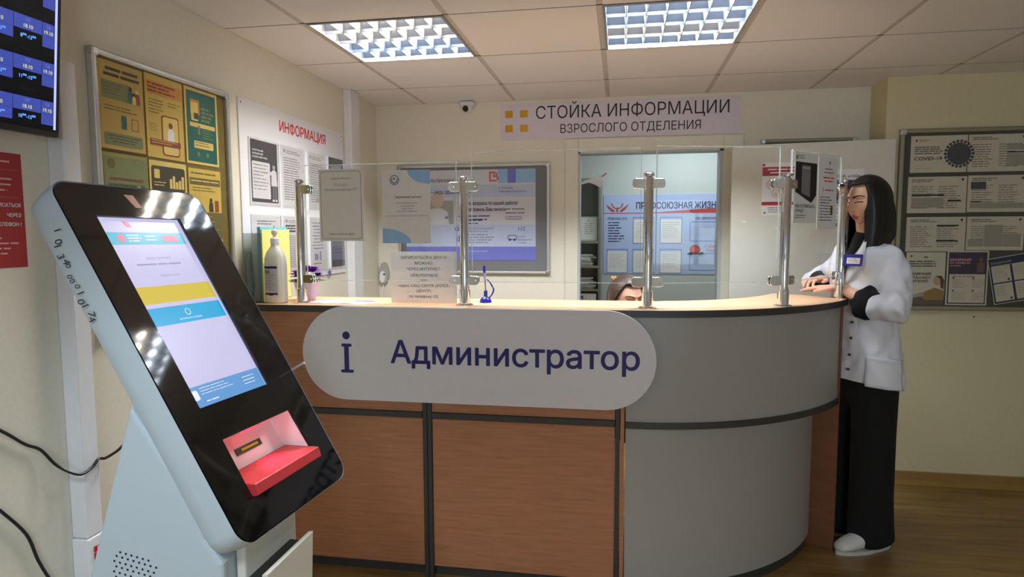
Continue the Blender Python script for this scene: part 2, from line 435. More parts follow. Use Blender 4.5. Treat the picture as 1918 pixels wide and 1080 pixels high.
# ------------------------------------------------------------------ ceiling lamps
REFL = M('lamp reflector', (104, 110, 122), .3, .85, var=.02); BLADE = M('lamp louvre', (150, 150, 150), .3, .25, var=.02)
WARM, COOL = (1, .90, .76), (.76, .87, 1)
def lamp(name, label, x0, y0, warm, group):
    """recessed lamp, four tubes lengthwise along x, louvre of long and cross blades"""
    t = thing(name, label, 'ceiling lamp', (x0+.3, y0+.3, CZ), group)
    m = MB()
    for a0, a1, c0, c1 in ((x0+.012, x0+.588, y0+.004, y0+.014), (x0+.012, x0+.588, y0+.586, y0+.596), (x0+.012, x0+.022, y0+.014, y0+.586), (x0+.578, x0+.588, y0+.014, y0+.586)):
        m.box(a0, a1, c0, c1, CZ-.004, CZ+.085, ALU)
    m.box(x0+.012, x0+.588, y0+.004, y0+.596, CZ+.085, CZ+.088, WHITE)
    m.build('housing', t)
    pit = .572/4
    for k in range(4):
        yc = y0+.014+pit*(k+.5); r = MB(); pts = []
        for q in range(9):
            u = -1+2*q/8; pts.append((yc+u*pit*.48, CZ+.012+.066*(1-u*u*u*u*.95)))
        for q in range(8):
            (ya, za), (yb, zb) = pts[q], pts[q+1]
            r.add([(x0+.022, ya, za), (x0+.578, ya, za), (x0+.578, yb, zb), (x0+.022, yb, zb)], [(0, 1, 2, 3)], REFL)
        r.build('reflector', t, smooth='all')
        col = warm[k]
        em = M('tube warm' if col == WARM else 'tube cool', (255, 240, 214) if col == WARM else (226, 238, 255), .5, emit=1.0)
        MB().tube([(x0+.03, yc, CZ+.062), (x0+.57, yc, CZ+.062)], .008, em, n=10).build('tube', t, smooth=True)
        l = area_light('tube_light', (x0+.3, yc, CZ+.050), (0, 0, 0), .53, .02, TUBE_W if y0 > 1 else TUBE_W2, col)
        for q in range(1, 7):
            xx = x0+.022+.556*q/7
            bl = MB(); bl.prism(Fr((xx, yc-pit/2, CZ+.002), (1, 0, 0), (0, 0, 1), (0, 1, 0)), [(-.0012, 0), (.0012, 0), (.009, .046), (-.009, .046)], .004, pit-.004, BLADE)
            bl.build('cross_blade', t)
    for k in range(1, 4):
        yy = y0+.014+pit*k
        bl = MB(); bl.prism(Fr((x0+.022, yy, CZ+.002), (0, 1, 0), (0, 0, 1), (1, 0, 0)), [(-.0012, 0), (.0012, 0), (.004, .046), (-.004, .046)], 0, .556, REFL)
        bl.build('long_blade', t)
    return t
g = 'louvred ceiling lamps'
for (i, j), lab, wm in zip(FIX, ('louvred square ceiling lamp near the left wall, half warm half cool tubes', 'louvred square ceiling lamp above the middle of the desk, bluish tubes', 'louvred ceiling lamp behind the viewer, beside the wall with the television'),
                            ((WARM, WARM, COOL, COOL), (COOL, COOL, WARM, COOL), (COOL, COOL, COOL, COOL), (WARM, COOL, WARM, WARM))):
    lamp('ceiling_lamp', lab, GX0+.6*i, GY0+.6*j, wm, g)

# ------------------------------------------------------------------ reception desk
YD = 2.505                       # front plane of the straight units
AC = V((.04, 3.591)); AR = 1.086; PHI1 = math.radians(59)
ZT = 1.153
def arc(phi, r=AR): return (AC.x+r*math.sin(phi), AC.y-r*math.cos(phi))
XD0, XD1, XD2 = XL+.003, -.785, .004
RZ0, RZ1 = .688, .714            # rail heights
def straight_unit(label, x0, x1):
    t = thing('reception_desk_unit', label, 'desk', ((x0+x1)/2, YD+.2, 0))
    bev(MB().box(x0+.02, x1-.02, YD, YD+.018, RZ1, ZT-.028, WOOD).build('upper_panel', t), .0015, 1)
    bev(MB().box(x0+.02, x1-.02, YD+.004, YD+.022, .05, RZ0, WOOD).build('lower_panel', t), .0015, 1)
    bev(MB().box(x0+.02, x1-.02, YD-.008, YD+.018, RZ0, RZ1, EDGE).build('rail', t), .002, 1)
    MB().box(x0+.02, x1-.02, YD+.03, YD+.045, 0, .05, EDGE).build('plinth', t)
    bev(MB().box(x0+.001, x0+.019, YD-.004, YD+.34, 0, ZT-.028, EDGE).build('side_board', t), .0015, 1)
    bev(MB().box(x1-.019, x1-.001, YD-.004, YD+.34, 0, ZT-.028, EDGE).build('side_board', t), .0015, 1)
    MB().box(x0+.02, x1-.02, YD+.02, YD+.53, .72, .745, TOPW).build('work_surface', t)
    return t
straight_unit('straight wood-front desk unit beside the ticket kiosk', XD0, XD1)
straight_unit('straight wood-front desk unit between two dark uprights, beneath the lettering', XD1, XD2)
t = thing('curved_desk_unit', 'curved grey desk unit with dark rail and wooden end board', 'desk', (.5, 2.9, 0))
NA = 28
def arc_wall(z0, z1, rf, thick, mat, ph0=0.0, ph1=PHI1-.012):
    m = MB(); vs = []; fs = []
    for i in range(NA+1):
        ph = ph0+(ph1-ph0)*i/NA; r = rf(ph)
        for rr in (r, r-thick):
            x, y = arc(ph, rr)
            vs += [(x, y, z0), (x, y, z1)]
    for i in range(NA):
        k = i*4
        fs += [(k, k+4, k+5, k+1), (k+2, k+3, k+7, k+6), (k+1, k+5, k+7, k+3), (k, k+2, k+6, k+4)]
    fs += [(0, 1, 3, 2), (NA*4, NA*4+2, NA*4+3, NA*4+1)]
    m.add(vs, fs, mat); return m
PH0 = -.014
rec = lambda ph: AR-.105*max(ph/PHI1, 0)**1.3
arc_wall(RZ1-.005, ZT-.028, lambda ph: AR-.004, .018, GREYL, PH0).build('upper_panel', t, smooth=True)
arc_wall(.05, RZ0-.005, rec, .018, GREYL, PH0).build('lower_panel', t, smooth=True)
arc_wall(RZ0-.005, RZ1-.005, lambda ph: AR+.004, .12, EDGE, PH0).build('rail', t, smooth=True)
arc_wall(0, .05, lambda ph: rec(ph)-.012, .018, EDGE, PH0).build('plinth', t, smooth=True)
d = V((math.sin(PHI1), -math.cos(PHI1), 0)); tn = V((math.cos(PHI1), math.sin(PHI1), 0))
FE = Fr((AC.x, AC.y, 0), d, (0, 0, 1), tn)
bev(MB().slab(FE, AR-.36, AR+.004, 0, ZT-.028, -.012, .010, M('brown end board', (128, 80, 54), .45, var=.1, scale=5, stretch=(2, 2, 9))).build('end_board', t), .002, 1)
MB().box(XD2+.001, XD2+.016, YD-.004, YD+.34, 0, ZT-.028, WOOD).build('side_board', t)
m = MB(); n = 20; pts = [arc(PH0+(PHI1-.05)*i/n, AR-.14) for i in range(n+1)]+[arc(PHI1-.05-(PHI1-.05)*i/n, AR-.52) for i in range(n+1)]
m.prism(Fr((0, 0, .72), (1, 0, 0), (0, 1, 0)), pts, 0, .025, TOPW); m.build('work_surface', t)
# counter top: three boards with a dark edge band
ct = thing('counter_top', 'long beech counter top with dark front edge, curving at its end', 'counter', (-.4, YD+.15, ZT-.028))
OV = .014; TD = .33
def board(poly, front):
    m = MB(); m.prism(Fr((0, 0, 0), (1, 0, 0), (0, 1, 0)), poly, ZT-.027, ZT, TOPW)
    o = m.build('top_board', ct)
    e = MB(); vs = []; fs = []
    for i, (x, y) in enumerate(front):
        a = V(front[max(i-1, 0)]); b_ = V(front[min(i+1, len(front)-1)]); tt = (b_-a).normalized(); nn = V((tt.y, -tt.x))
        q = V((x, y))+nn*.0025
        vs += [(x, y, ZT-.028), (x, y, ZT-.0005), (q.x, q.y, ZT-.0285), (q.x, q.y, ZT-.0015)]
        if i:
            k = i*4; fs += [(k-2, k+2, k+3, k-1), (k-3, k-1, k+3, k+1), (k-4, k, k+2, k-2)]
    e.add(vs, fs, EDGE); e.build('edge_band', ct)
f1 = [(XD0, YD-OV), (-.82, YD-OV)]
board(f1+[(-.70, YD+TD), (XD0, YD+TD)], f1)
f2 = [(-.818, YD-OV), (.035, YD-OV)]
board(f2+[(.155, YD+TD), (-.698, YD+TD)], f2)
PH2 = PHI1+.030
f3 = [(.037, YD-OV)]+[arc(.01+(PH2-.01)*i/NA, AR+OV) for i in range(1, NA+1)]
TI = [arc(PH2-(PH2-.20)*i/NA, AR-TD+.0) for i in range(NA+1)]
f3 += [(f3[-1][0]+.004, f3[-1][1]+.016), (f3[-1][0]-.002, f3[-1][1]+.030), (f3[-1][0]-.016, f3[-1][1]+.040)]
board(f3+[(.735, 3.285)]+TI[1:]+[(.157, YD+TD)], f3)

# the pill-shaped sign on the desk front
FD = Fr((0, YD-.012, 0), (1, 0, 0), (0, 0, 1), (0, -1, 0))
SIGNM = M('sign plastic', (222, 220, 222), .5, var=.015)
sg = MB(); sg.prism(FD, rrect(-1.312, .138, .762, 1.152, .1945, 24), .012, .022, SIGNM)
sgn = tag(sg.build('pill_sign'), 'white pill-shaped sign reading Администратор on the desk front', 'sign')
F2 = FD.off(.022)
m = MB(); m.disc(F2, -1.117, 1.032, .0165, NAVY, .001, 24)
m.prism(F2, rrect(-1.139, -1.094, .985, .998, .006, 4), .0, .001, NAVY); m.prism(F2, rrect(-1.127, -1.107, .885, .99, .002, 2), .0, .0011, NAVY); m.prism(F2, rrect(-1.143, -1.087, .876, .889, .006, 4), 0, .001, NAVY)
m.build('info_symbol', sgn)
m = MB(); m.text(F2, 'Администратор', -.924, .924, .093, NAVY, w=.998, align='l', bold=.016); m.build('lettering', sgn)

# ------------------------------------------------------------------ ticket kiosk
KO = V((-.8625, 1.317, .7225)); KU = V((.066, .9978, -.0103)); KV = V((-.4925, .0202, .8701)); KN = V((.8686, -.0524, .4928))
FK = Fr(KO, KU, KV, KN)
KW, KH = .497, .985
k = thing('ticket_kiosk', 'white touch-screen queue kiosk with tilted black glass front', 'kiosk', (-1.15, 1.55, 0))
HOLE = [(.098, .092), (.40, .092), (.392, .249), (.100, .249)]
SCR = [(.082, .343), (.366, .343), (.350, .893), (.080, .893)]
SCR = [(.083, .343), (.368, .343), (.368, .893), (.083, .893)]
pl = MB(); pl.plate(FK, rrect(-.002, KW, -.002, KH, .045, 8), [HOLE, SCR], -.006, 0, BLACKG); pl.build('front_glass', k)
# head shell: a tray behind the glass
def shell(c_list, mat, name):
    m = MB(); loops = []
    for c, ins, sh in c_list:
        loops.append([FK.P(a, b_+sh, c) for a, b_ in rrect(-.006+ins, KW+.004-ins, -.006+ins, KH+.004-ins, .05, 8)])
    n = len(loops[0]); vs = [p for l in loops for p in l]; fs = []
    for i in range(len(loops)-1):
        for j in range(n): fs.append((i*n+j, i*n+(j+1) % n, (i+1)*n+(j+1) % n, (i+1)*n+j))
    fs.append(tuple(range((len(loops)-1)*n, len(loops)*n)))
    m.add(vs, fs, mat); return m.build(name, k, smooth=True)
shell([(-.0005, 0, 0), (-.045, -.001, 0), (-.085, .004, 0), (-.103, .02, 0)], KIOSK, 'head_shell')
# recess with red tray
rc = MB(); D = -.075
for (a0, b0), (a1, b1) in ((HOLE[0], HOLE[1]), (HOLE[1], HOLE[2]), (HOLE[2], HOLE[3]), (HOLE[3], HOLE[0])):
    rc.add([FK.P(a0, b0, -.001), FK.P(a1, b1, -.001), FK.P(a1, b1, D), FK.P(a0, b0, D)], [(0, 1, 2, 3)], WHITE)
rc.add([FK.P(a, b_, D) for a, b_ in HOLE], [(0, 1, 2, 3)], WHITE)
rc.build('ticket_recess', k, fix=False)
tr = MB(); prof = [(D+.004, .165), (.022, .112), (.016, .084), (D+.004, .100)]
tr.add([FK.P(a, b_, c) for a in (.1, .402) for c, b_ in prof], [(0, 1, 2, 3), (7, 6, 5, 4), (0, 4, 5, 1), (1, 5, 6, 2), (2, 6, 7, 3), (3, 7, 4, 0)], M('red plastic', (206, 62, 66), .35))
bev(tr.build('tray', k), .002, 2)
m = MB(); m.slab(FK, .205, .312, .198, .217, D+.001, D+.004, M('slot frame', (60, 62, 20), .4)); m.slab(FK, .225, .295, .204, .211, D+.003, D+.006, M('slot inner', (170, 190, 40), .3)); m.build('ticket_slot', k)
l = bpy.data.lights.new('scanner_light', 'SPOT'); l.energy = 2.2; l.color = (1, .03, .12); l.spot_size = math.radians(80); l.spot_blend = .8; l.shadow_soft_size = .006
lo = bpy.data.objects.new('scanner_light', l); COL.objects.link(lo); lo.location = FK.P(.275, .243, -.014)
lo.rotation_euler = (-KV+KN*.10).to_track_quat('-Z', 'Y').to_euler()
MB().slab(FK, .22, .25, .246, .2485, -.042, -.028, M('red led', (255, 30, 60), .4, emit=3)).build('scanner_led', k)
# screen
E1 = 1.0
def scr(name, rgb, e=.62): return M(name, (16, 16, 18), .25, var=.0, emit=.47*e/.62, ecol=rgb, spec=.3)
sm = MB(); sm.slab(FK, .080, .371, .340, .896, -.014, -.012, scr('screen lilac', (196, 192, 226)))
scn = sm.build('screen', k)
FS = FK.off(-.0118)
m = MB()
def srect(a0, a1, b0, b1, mat, c=.0002): m.rect(FS, a0, a1, b0, b1, mat, c)
SA, SB = .083, .368
TEAL = scr('screen teal', (70, 178, 206)); SYEL = scr('screen yellow', (206, 184, 62)); SBLU = scr('screen blue', (96, 150, 206)); SPINK = scr('screen pink', (226, 120, 150)); SPALE = scr('screen pale', (226, 234, 244)); SCYAN = scr('screen cyan', (30, 164, 214)); SGR = scr('screen grey text', (150, 150, 176))
srect(SA+.006, SB-.012, .815, .852, TEAL); m.prism(FS, rrect(.275, .33, .823, .843, .004, 3), 0, .0005, SPINK); m.disc(FS, .135, .834, .012, SPINK, .0005)
m.lines(FS, .155, .205, .820, .846, 3, SPALE, .0005, seed=3); m.lines(FS, .215, .268, .822, .844, 2, SPALE, .0005, seed=4)
m.poly(FS, [(.165, .885), (.183, .885), (.188, .868), (.172, .868)], SPINK, .0004)
m.text(FS, 'Добро пожаловать', .225, .770, .007, SGR, c=.0004); m.text(FS, 'Выберите услугу', .235, .717, .006, SGR, c=.0004); m.lines(FS, .14, .31, .745, .76, 1, SGR, .0004, seed=8)
srect(SA+.004, SB-.006, .640, .690, SYEL); srect(SA+.004, SB-.006, .577, .628, SCYAN)
m.ring(FS, .225, .607, .008, .010, SPALE, .0005); m.text(FS, 'Записаться на приём', .225, .586, .006, SPALE, c=.0005)
srect(SA, SB, .343, .402, SBLU); m.prism(FS, rrect(.09, .114, .365, .392, .005, 3), 0, .0005, SPALE)
m.lines(FS, .125, .25, .372, .396, 3, SPALE, .0004, seed=5, fill=.2); m.lines(FS, .29, .35, .36, .39, 3, SPALE, .0004, seed=6, fill=.2); m.lines(FS, .13, .18, .35, .36, 1, SPALE, .0004, seed=7, fill=.3)
m.build('screen_image', scn)
m = MB(); m.poly(FK, [(.205, .962), (.236, .962), (.245, .922), (.222, .922)], M('emblem pink', (206, 140, 134), .5), .0006); m.build('emblem', k)
m = MB()   # reflection-dark lettering printed at the glass corner
FKc = FK
# inventory number written on the side
FKS = Fr(FK.P(-.0085, 0, 0), -KV, -KN, -KU)     # side face seen from the hall: a runs down the slab, b towards its back
FKS = Fr(FK.P(-.0085, KH, -.052), -KV, KN, None)
m = MB(); x = .112
for q, ch in enumerate('10134000010174'):
    Fq = FKS.rot(x+.003*math.sin(q*2.3), -.010+.006*math.sin(q*1.7)+(.018 if q < 1 else 0)-.0012*q, .25*math.sin(q*3.1)-.1)
    m.text(Fq, ch, 0, 0, .021 if q not in (5, 6, 7, 8) else .016, INK, c=.0012, align='l', shear=.15); x += .0172
m.build('inventory_number', k)
# pedestal
PY0, PY1 = 1.338, 1.665
prof = [(-1.165, 1.04), (-1.30, .617), (-1.49, 0), (-.93, 0), (-.935, .66), (-.98, .72), (-1.0, .80)]
FP = Fr((0, PY0, 0), (1, 0, 0), (0, 0, 1), (0, 1, 0))
bev(MB().prism(FP, prof, 0, PY1-PY0, KIOSK).build('pedestal', k), .012, 3)
bev(MB().box(-.93, -.905, PY0+.045, PY1-.03, .02, .80, KIOSKC).build('service_door', k), .006, 2)
m = MB(); m.box(-.9045, -.9035, PY0+.17, PY0+.175, .735, .765, INK); m.build('lock_slit', k)
fl = MB(); FFp = Fr((-.905, PY0+.02, 0), (0, 1, 0), (0, 0, 1), (1, 0, 0))
fl.prism(Fr((-.905, PY0+.03, 0), (1, 0, 0), (0, 0, 1), (0, 1, 0)), [(.052, .625), (.068, .628), (.052, .28), (.0, .28), (.0, .30), (.036, .30)], 0, .235, KIOSKC)
bev(fl.build('printer_flap', k), .003, 2)
MB().box(-.906, -.857, PY0+.035, PY0+.26, .575, .600, BLACKP).build('printer_mouth', k)
# ventilation holes
m = MB(); FV = Fr((0, PY0-.0008, 0), (1, 0, 0), (0, 0, 1), (0, -1, 0))
for i in range(8):
    for j in range(12):
        if (i, j) in ((0, 0), (7, 0), (0, 11)): continue
        m.disc(FV, -1.228+i*.0155+(.006 if j % 2 else 0)-.004*(j*.3), .672-j*.0135-i*.003, .0031, BLACKP, n=8)
vh = m.build('ventilation_holes', k); vh['kind'] = 'stuff'
m = MB(); FV2 = Fr((-.9295, 0, 0), (0, 1, 0), (0, 0, 1), (1, 0, 0))
for i in range(6):
    for j in range(8): m.disc(FV, -1.02+i*.012, .60-j*.012-i*.004, .003, BLACKP, n=8)
vh = m.build('ventilation_holes', k); vh['kind'] = 'stuff'
# clear card holder clipped at the far edge
m = MB(); m.slab(FK, KW+.001, KW+.004, .30, .36, -.02, .045, GLASS); m.slab(FK, KW+.001, KW+.005, .355, .362, -.02, .05, WHITE); m.build('card_clip', k)
m = MB(); m.tube([FK.P(KW+.006, .30, -.03), FK.P(KW+.02, .26, -.03), FK.P(KW+.02, .22, -.04), FK.P(KW+.006, .20, -.06)], .008, BLACKP); m.build('edge_latch', k, smooth=True)

# ------------------------------------------------------------------ left wall
# trunking with sockets
YT0, YT1, XT = 1.63, 1.69, XL+.053
t = struct(MB().box(XL, XT, YT0, YT1, .53, 1.95, TRUNK).build('trim_1', origin=(XL, YT0, 0)))
bev(t, .004, 2)
t['label'] = 'white vertical cable trunking behind the kiosk'
so = thing('socket_strip', 'white socket block with red switches below the cable trunking', 'socket', (XL+.03, 1.66, 0))
bev(MB().box(XL, XT+.004, YT0-.004, YT1+.010, 0, .528, WHITE).build('housing', so), .004, 2)
FT = Fr((XT+.0042, 0, 0), (0, 1, 0), (0, 0, 1), (1, 0, 0))
for z in (.475, .395, .315):
    for q in range(2):
        MB().slab(FT, 1.646, 1.655, z-.014-q*.022+.02, z+.004-q*.022+.02, 0, .003, RED).build('switch', so)
        MB().slab(FT, 1.662, 1.668, z-.014-q*.022+.02, z+.004-q*.022+.02, 0, .003, INKG).build('latch', so)
        MB().slab(FT, 1.676, 1.692, z-.014-q*.022+.02, z+.004-q*.022+.02, 0, .006, WHITE).build('socket_module', so)
bev(struct(MB().box(XL, XL+.05, 3.665, 3.80, 0, CZ, TRUNK).build('trim_2', origin=(XL, 3.7, 0))), .006, 2)
# black cables on the wall
def px_cable(name, label, pts, r=.0045):
    P = [V(p) for p in pts]; Q = []
    for i in range(len(P)-1):
        p0, p1, p2, p3 = P[max(i-1, 0)], P[i], P[i+1], P[min(i+2, len(P)-1)]
        for q in range(6):
            u = q/6; Q.append(.5*((2*p1)+(p2-p0)*u+(2*p0-5*p1+4*p2-p3)*u*u+(3*p1-p0-3*p2+p3)*u**3))
    Q.append(P[-1]); b = MB(); b.tube(Q, r, BLACKP, n=8); return tag(b.build(name, smooth=True), label, 'cable')
cx = XT+.008
px_cable('power_cable', 'black power cable looping across the trunking into the kiosk', [(XL+.012, 1.30, 1.02), (XL+.012, 1.42, .93), (XL+.012, 1.485, .872), (XL+.015, 1.53, .84), (XL+.03, 1.565, .782), (cx+.004, 1.60, .745), (cx+.006, 1.645, .748), (cx+.004, 1.675, .765), (cx, 1.705, .757), (cx+.03, 1.715, .775), (cx+.10, 1.70, .82), (cx+.22, 1.66, .84)])
px_cable('cable', 'black cable hanging on the wall near the lower corner', [(XL+.012, 1.40, .72), (XL+.012, 1.47, .62), (XL+.012, 1.50, .53), (XL+.012, 1.53, .46), (XL+.012, 1.56, .40), (XL+.012, 1.585, .2), (XL+.012, 1.60, .02)])

# television
tv = thing('television', 'black wall television showing a blue timetable grid', 'television', (XL+.1, 1.12, 1.7))
ang = math.radians(5.5)
FTV = Fr((XL+.095, 1.577, 1.718), (0, 1, 0), (math.sin(ang), 0, math.cos(ang)), (math.cos(ang), 0, -math.sin(ang)))
bev(MB().prism(FTV, rrect(-.93, 0, 0, .55, .006, 3), -.035, 0, BLACKP).build('casing', tv), .004, 2)
MB().slab(FTV, -.6, -.3, .15, .4, -.09, -.035, BLACKP).build('wall_bracket', tv)
tvs = MB().rect(FTV, -.918, -.010, .016, .538, scr('tv black', (4, 5, 14), .3), .0006).build('screen', tv)
TVB = scr('tv blue', (62, 76, 164), .62); TVW = scr('tv lavender', (168, 176, 244), .85); TVY = scr('tv yellow text', (206, 206, 130), .7); TVC = scr('tv cyan text', (90, 150, 240), 1.0); TVD = scr('tv dim', (110, 124, 200), .7)
m = MB(); m.rect(FTV, -.021, -.0135, .02, .53, TVW, .0011)
colsx = [-.0225, -.060, -.142, -.224, -.306, -.388, -.47, -.552, -.634, -.716, -.798]
days = ['СБ', 'ПТ', 'ЧТ', 'СР', 'ВТ', 'ПН', 'СБ', 'ПТ', 'ЧТ', 'СР']; hrs = ['8⁰⁰-12⁰⁰', '10⁰⁰-12⁰⁰', '9⁰⁰-19⁰⁰', '11⁰⁰-15⁰⁰', '8⁰⁰-12⁰⁰']
for r_ in range(5):
    z0 = .030+r_*.1015
    for c_ in range(10):
        a1, a0 = colsx[c_], colsx[c_+1]; a0 += .0012
        m.rect(FTV, a0, a1, z0+.028, z0+.063, TVB, .0011)
        m.text(FTV, days[c_], (a0+a1)/2, z0+.050, .0075, TVD, c=.0016); m.text(FTV, '%d.10' % (19-c_), (a0+a1)/2, z0+.034, .0095, TVY, c=.0016, bold=.015)
        if c_ % 3 != 1:
            m.rect(FTV, a0, a1, z0, z0+.0275, TVB, .0011)
            m.text(FTV, hrs[(r_+c_) % 5] if c_ else '-', (a0+a1)/2, z0+.010, .008, TVC if c_ else TVD, c=.0016, bold=.02)
        else: m.text(FTV, hrs[(r_*2+c_) % 5], (a0+a1)/2, z0+.008, .009, TVC, c=.0016, bold=.03)
        m.lines(FTV, a0+.02, a1-.02 if a1-a0 > .05 else a1-.005, z0+.078, z0+.085, 1, scr('tv very dim', (40, 44, 70), .3), .0011, seed=r_+c_)
m.build('timetable', tvs)

# ---- sheets
def sheet(name, label, cat, F, a0, a1, b0, b1, paper, draw=None, thick=.0012, group=None, tilt=0, c=0):
    Fq = F.off(c).rot(a0, b0, tilt); w_, h_ = a1-a0, b1-b0
    o = tag(MB().slab(Fq, 0, w_, 0, h_, .0002, thick, paper).build(name), label, cat, group)
    if draw:
        m = MB(); draw(m, Fq.off(thick), w_, h_)
        if m.v: m.build('print', o)
    return o
REDP = M('red poster paper', (170, 42, 44), .6, var=.05); WH2 = M('white print', (236, 232, 230), .6); PINKW = M('pinkish print', (226, 170, 168), .6)
def d_red(m, F, w_, h_):
    for z, t_, hh in ((.165, 'ЗАПИСАТЬСЯ', .010), (.138, 'ЧЕРЕЗ', .010), (.113, 'МФЦ ИЛИ ТЕЛЕФОН ?', .010)): m.text(F, t_, w_-.012, z, hh, WH2, align='r', bold=.03)
    m.lines(F, .02, w_-.02, .20, .245, 3, PINKW, seed=2, align='c'); m.lines(F, .02, w_-.015, .03, .085, 4, PINKW, seed=4)
    for z in (.262, .188):
        for q in range(18): m.poly(F, [(w_-.14+q*.007, z), (w_-.1365+q*.007, z+.004), (w_-.133+q*.007, z), (w_-.1365+q*.007, z+.003)], PINKW, .001)
    m.lines(F, .05, w_-.02, .276, .292, 1, PINKW, seed=9)
sheet('poster', 'red paper poster with white lettering on the wall below the television', 'poster', FL, 1.333, 1.543, 1.362, 1.672, REDP, d_red)

def notice_board(name, label, F, a0, a1, b0, b1, back, frame_m, fr=.018, depth=.022):
    t = thing(name, label, 'notice board', tuple(F.P((a0+a1)/2, b0)))
    MB().slab(F, a0+.004, a1-.004, b0+.004, b1-.004, .001, depth*.45, back).build('backing', t)
    for p in ([(a0, b0), (a1, b0), (a1, b0+fr), (a0, b0+fr)], [(a0, b1-fr), (a1, b1-fr), (a1, b1), (a0, b1)], [(a0, b0+fr), (a0+fr, b0+fr), (a0+fr, b1-fr), (a0, b1-fr)], [(a1-fr, b0+fr), (a1, b0+fr), (a1, b1-fr), (a1-fr, b1-fr)]):
        bev(MB().prism(F, p, 0, depth, frame_m).build('frame_bar', t), .006, 3)
    for a, b_ in ((a0, b0), (a1-fr*1.3, b0), (a0, b1-fr*1.3), (a1-fr*1.3, b1-fr*1.3)):
        bev(MB().prism(F, [(a-.0015, b_-.0015), (a+fr*1.3+.0015, b_-.0015), (a+fr*1.3+.0015, b_+fr*1.3+.0015), (a-.0015, b_+fr*1.3+.0015)], 0, depth+.002, ALU).build('corner_cap', t), .006, 3)
    return t
YP = M('yellowed paper', (206, 176, 84), .6, var=.05, scale=8); YP2 = M('ochre paper', (192, 160, 84), .6, var=.06, scale=8); YG = M('olive green paper', (150, 140, 72), .6, var=.06, scale=9)
YD1 = M('olive print', (104, 96, 46), .6); YD2 = M('brown print', (140, 66, 40), .6); YD3 = M('dark olive print', (62, 58, 36), .6); YGD = M('teal print', (26, 92, 78), .5); YL = M('pale yellow print', (222, 196, 110), .6)
YO1 = M('orange print', (204, 140, 56), .6); YT = M('olive teal print', (120, 128, 84), .6)
notice_board('notice_board', 'silver-framed cork board full of yellowed posters on the left wall', FL, 1.785, 2.492, 1.13, 2.033, OLIVE, ALUF, .020, .026)
FBD = FL.off(.0125)
def person_blob(m, F, a, b_, s, c1, c2, c=.0011):
    m.disc(F, a, b_+s*.78, s*.13, c2, c); m.poly(F, [(a-s*.22, b_), (a+s*.22, b_), (a+s*.2, b_+s*.5), (a+s*.1, b_+s*.66), (a-s*.1, b_+s*.66), (a-s*.2, b_+s*.5)], c1, c)
def d_p1(m, F, w_, h_):
    m.rect(F, .005, w_-.002, h_-.006, h_-.002, YD3, .001); m.rect(F, 0, w_, 0, .005, YD3, .001)
    m.lines(F, .015, w_-.005, .232, .268, 2, YD3, seed=1, align='c', fill=.5)
    m.rect(F, .012, w_-.06, .165, .222, YT, .0008); m.lines(F, .016, .10, .175, .215, 4, YD1, seed=2)
    person_blob(m, F, .135, .165, .06, YGD, YD3, .0014); person_blob(m, F, .165, .165, .055, YD2, YL, .0016); person_blob(m, F, .15, .165, .04, YL, YD3, .0018)
    m.rect(F, .09, .112, .075, .118, YGD, .0011); m.frame(F, .135, .165, .075, .115, .002, YD1, .0011); m.lines(F, .02, w_-.02, .126, .146, 2, YD1, seed=6)
    m.prism(F, rrect(.015, w_-.012, .018, .058, .008, 3), 0, .0009, YT); m.lines(F, .025, w_-.025, .024, .052, 3, YD3, seed=4, align='c', fill=.3)
def d_p2(m, F, w_, h_):
    m.rect(F, .005, w_-.005, .22, .265, YO1, .0008); m.lines(F, .012, w_-.02, .225, .262, 3, YD2, seed=11, fill=.55)
    m.lines(F, .014, .09, .15, .205, 5, YD1, seed=12, fill=.25); m.lines(F, .11, .18, .185, .205, 2, YD1, seed=13, fill=.25)
    m.prism(F, rrect(.075, .165, .012, .155, .012, 4), 0, .001, YD2); m.prism(F, rrect(.08, .16, .017, .150, .010, 4), 0, .0013, YL)
    person_blob(m, F, .12, .055, .085, WH2, YD2, .0016); m.rect(F, .015, .17, .045, .066, YD2, .0019); m.lines(F, .02, .165, .048, .064, 2, YL, .0021, seed=15)
    m.lines(F, .014, .06, .09, .12, 4, YD1, seed=17, fill=.2)
def d_p3(m, F, w_, h_):
    m.rect(F, .010, w_-.012, .010, h_-.012, YGD, .0008)
    m.rect(F, .030, .085, .190, .245, YO1, .0011); m.prism(F, rrect(.034, .075, .165, .235, .003, 2), 0, .0013, YL); m.rect(F, .05, .075, .172, .195, YD3, .0015)
    m.lines(F, .095, w_-.025, .165, .225, 4, YT, seed=21, fill=.6)
    m.rect(F, .025, w_-.02, .142, .158, YL, .0011); m.rect(F, .072, .084, .115, .150, YT, .0013); m.lines(F, .10, w_-.03, .10, .138, 4, YT, seed=22, fill=.3)
    m.prism(F, rrect(.045, w_-.035, .062, .090, .004, 3), 0, .0011, YL); m.lines(F, .052, w_-.042, .067, .087, 2, YD1, .0014, seed=23, fill=.3)
    m.disc(F, .07, .04, .009, YT, .0011); m.disc(F, .125, .04, .009, YT, .0011)
def d_p4(m, F, w_, h_):
    m.rect(F, .004, w_-.004, .02, h_-.012, YT, .0007); m.disc(F, .035, h_-.035, .017, YD1, .001); m.text(F, 'ЭЛЕКТРОННЫЙ РЕЦЕПТ', .10, h_-.088, .010, YD2, w=.15, bold=.02); m.text(F, 'НА ЛЬГОТНЫЕ ЛЕКАРСТВА', .10, h_-.108, .010, YD3, w=.16, bold=.02)
    m.prism(F, rrect(.02, .10, h_-.150, h_-.122, .004, 3), 0, .0011, YD2); m.lines(F, .028, .092, h_-.146, h_-.126, 2, YL, .0014, seed=31); person_blob(m, F, .15, h_-.19, .10, YGD, YL, .0011)
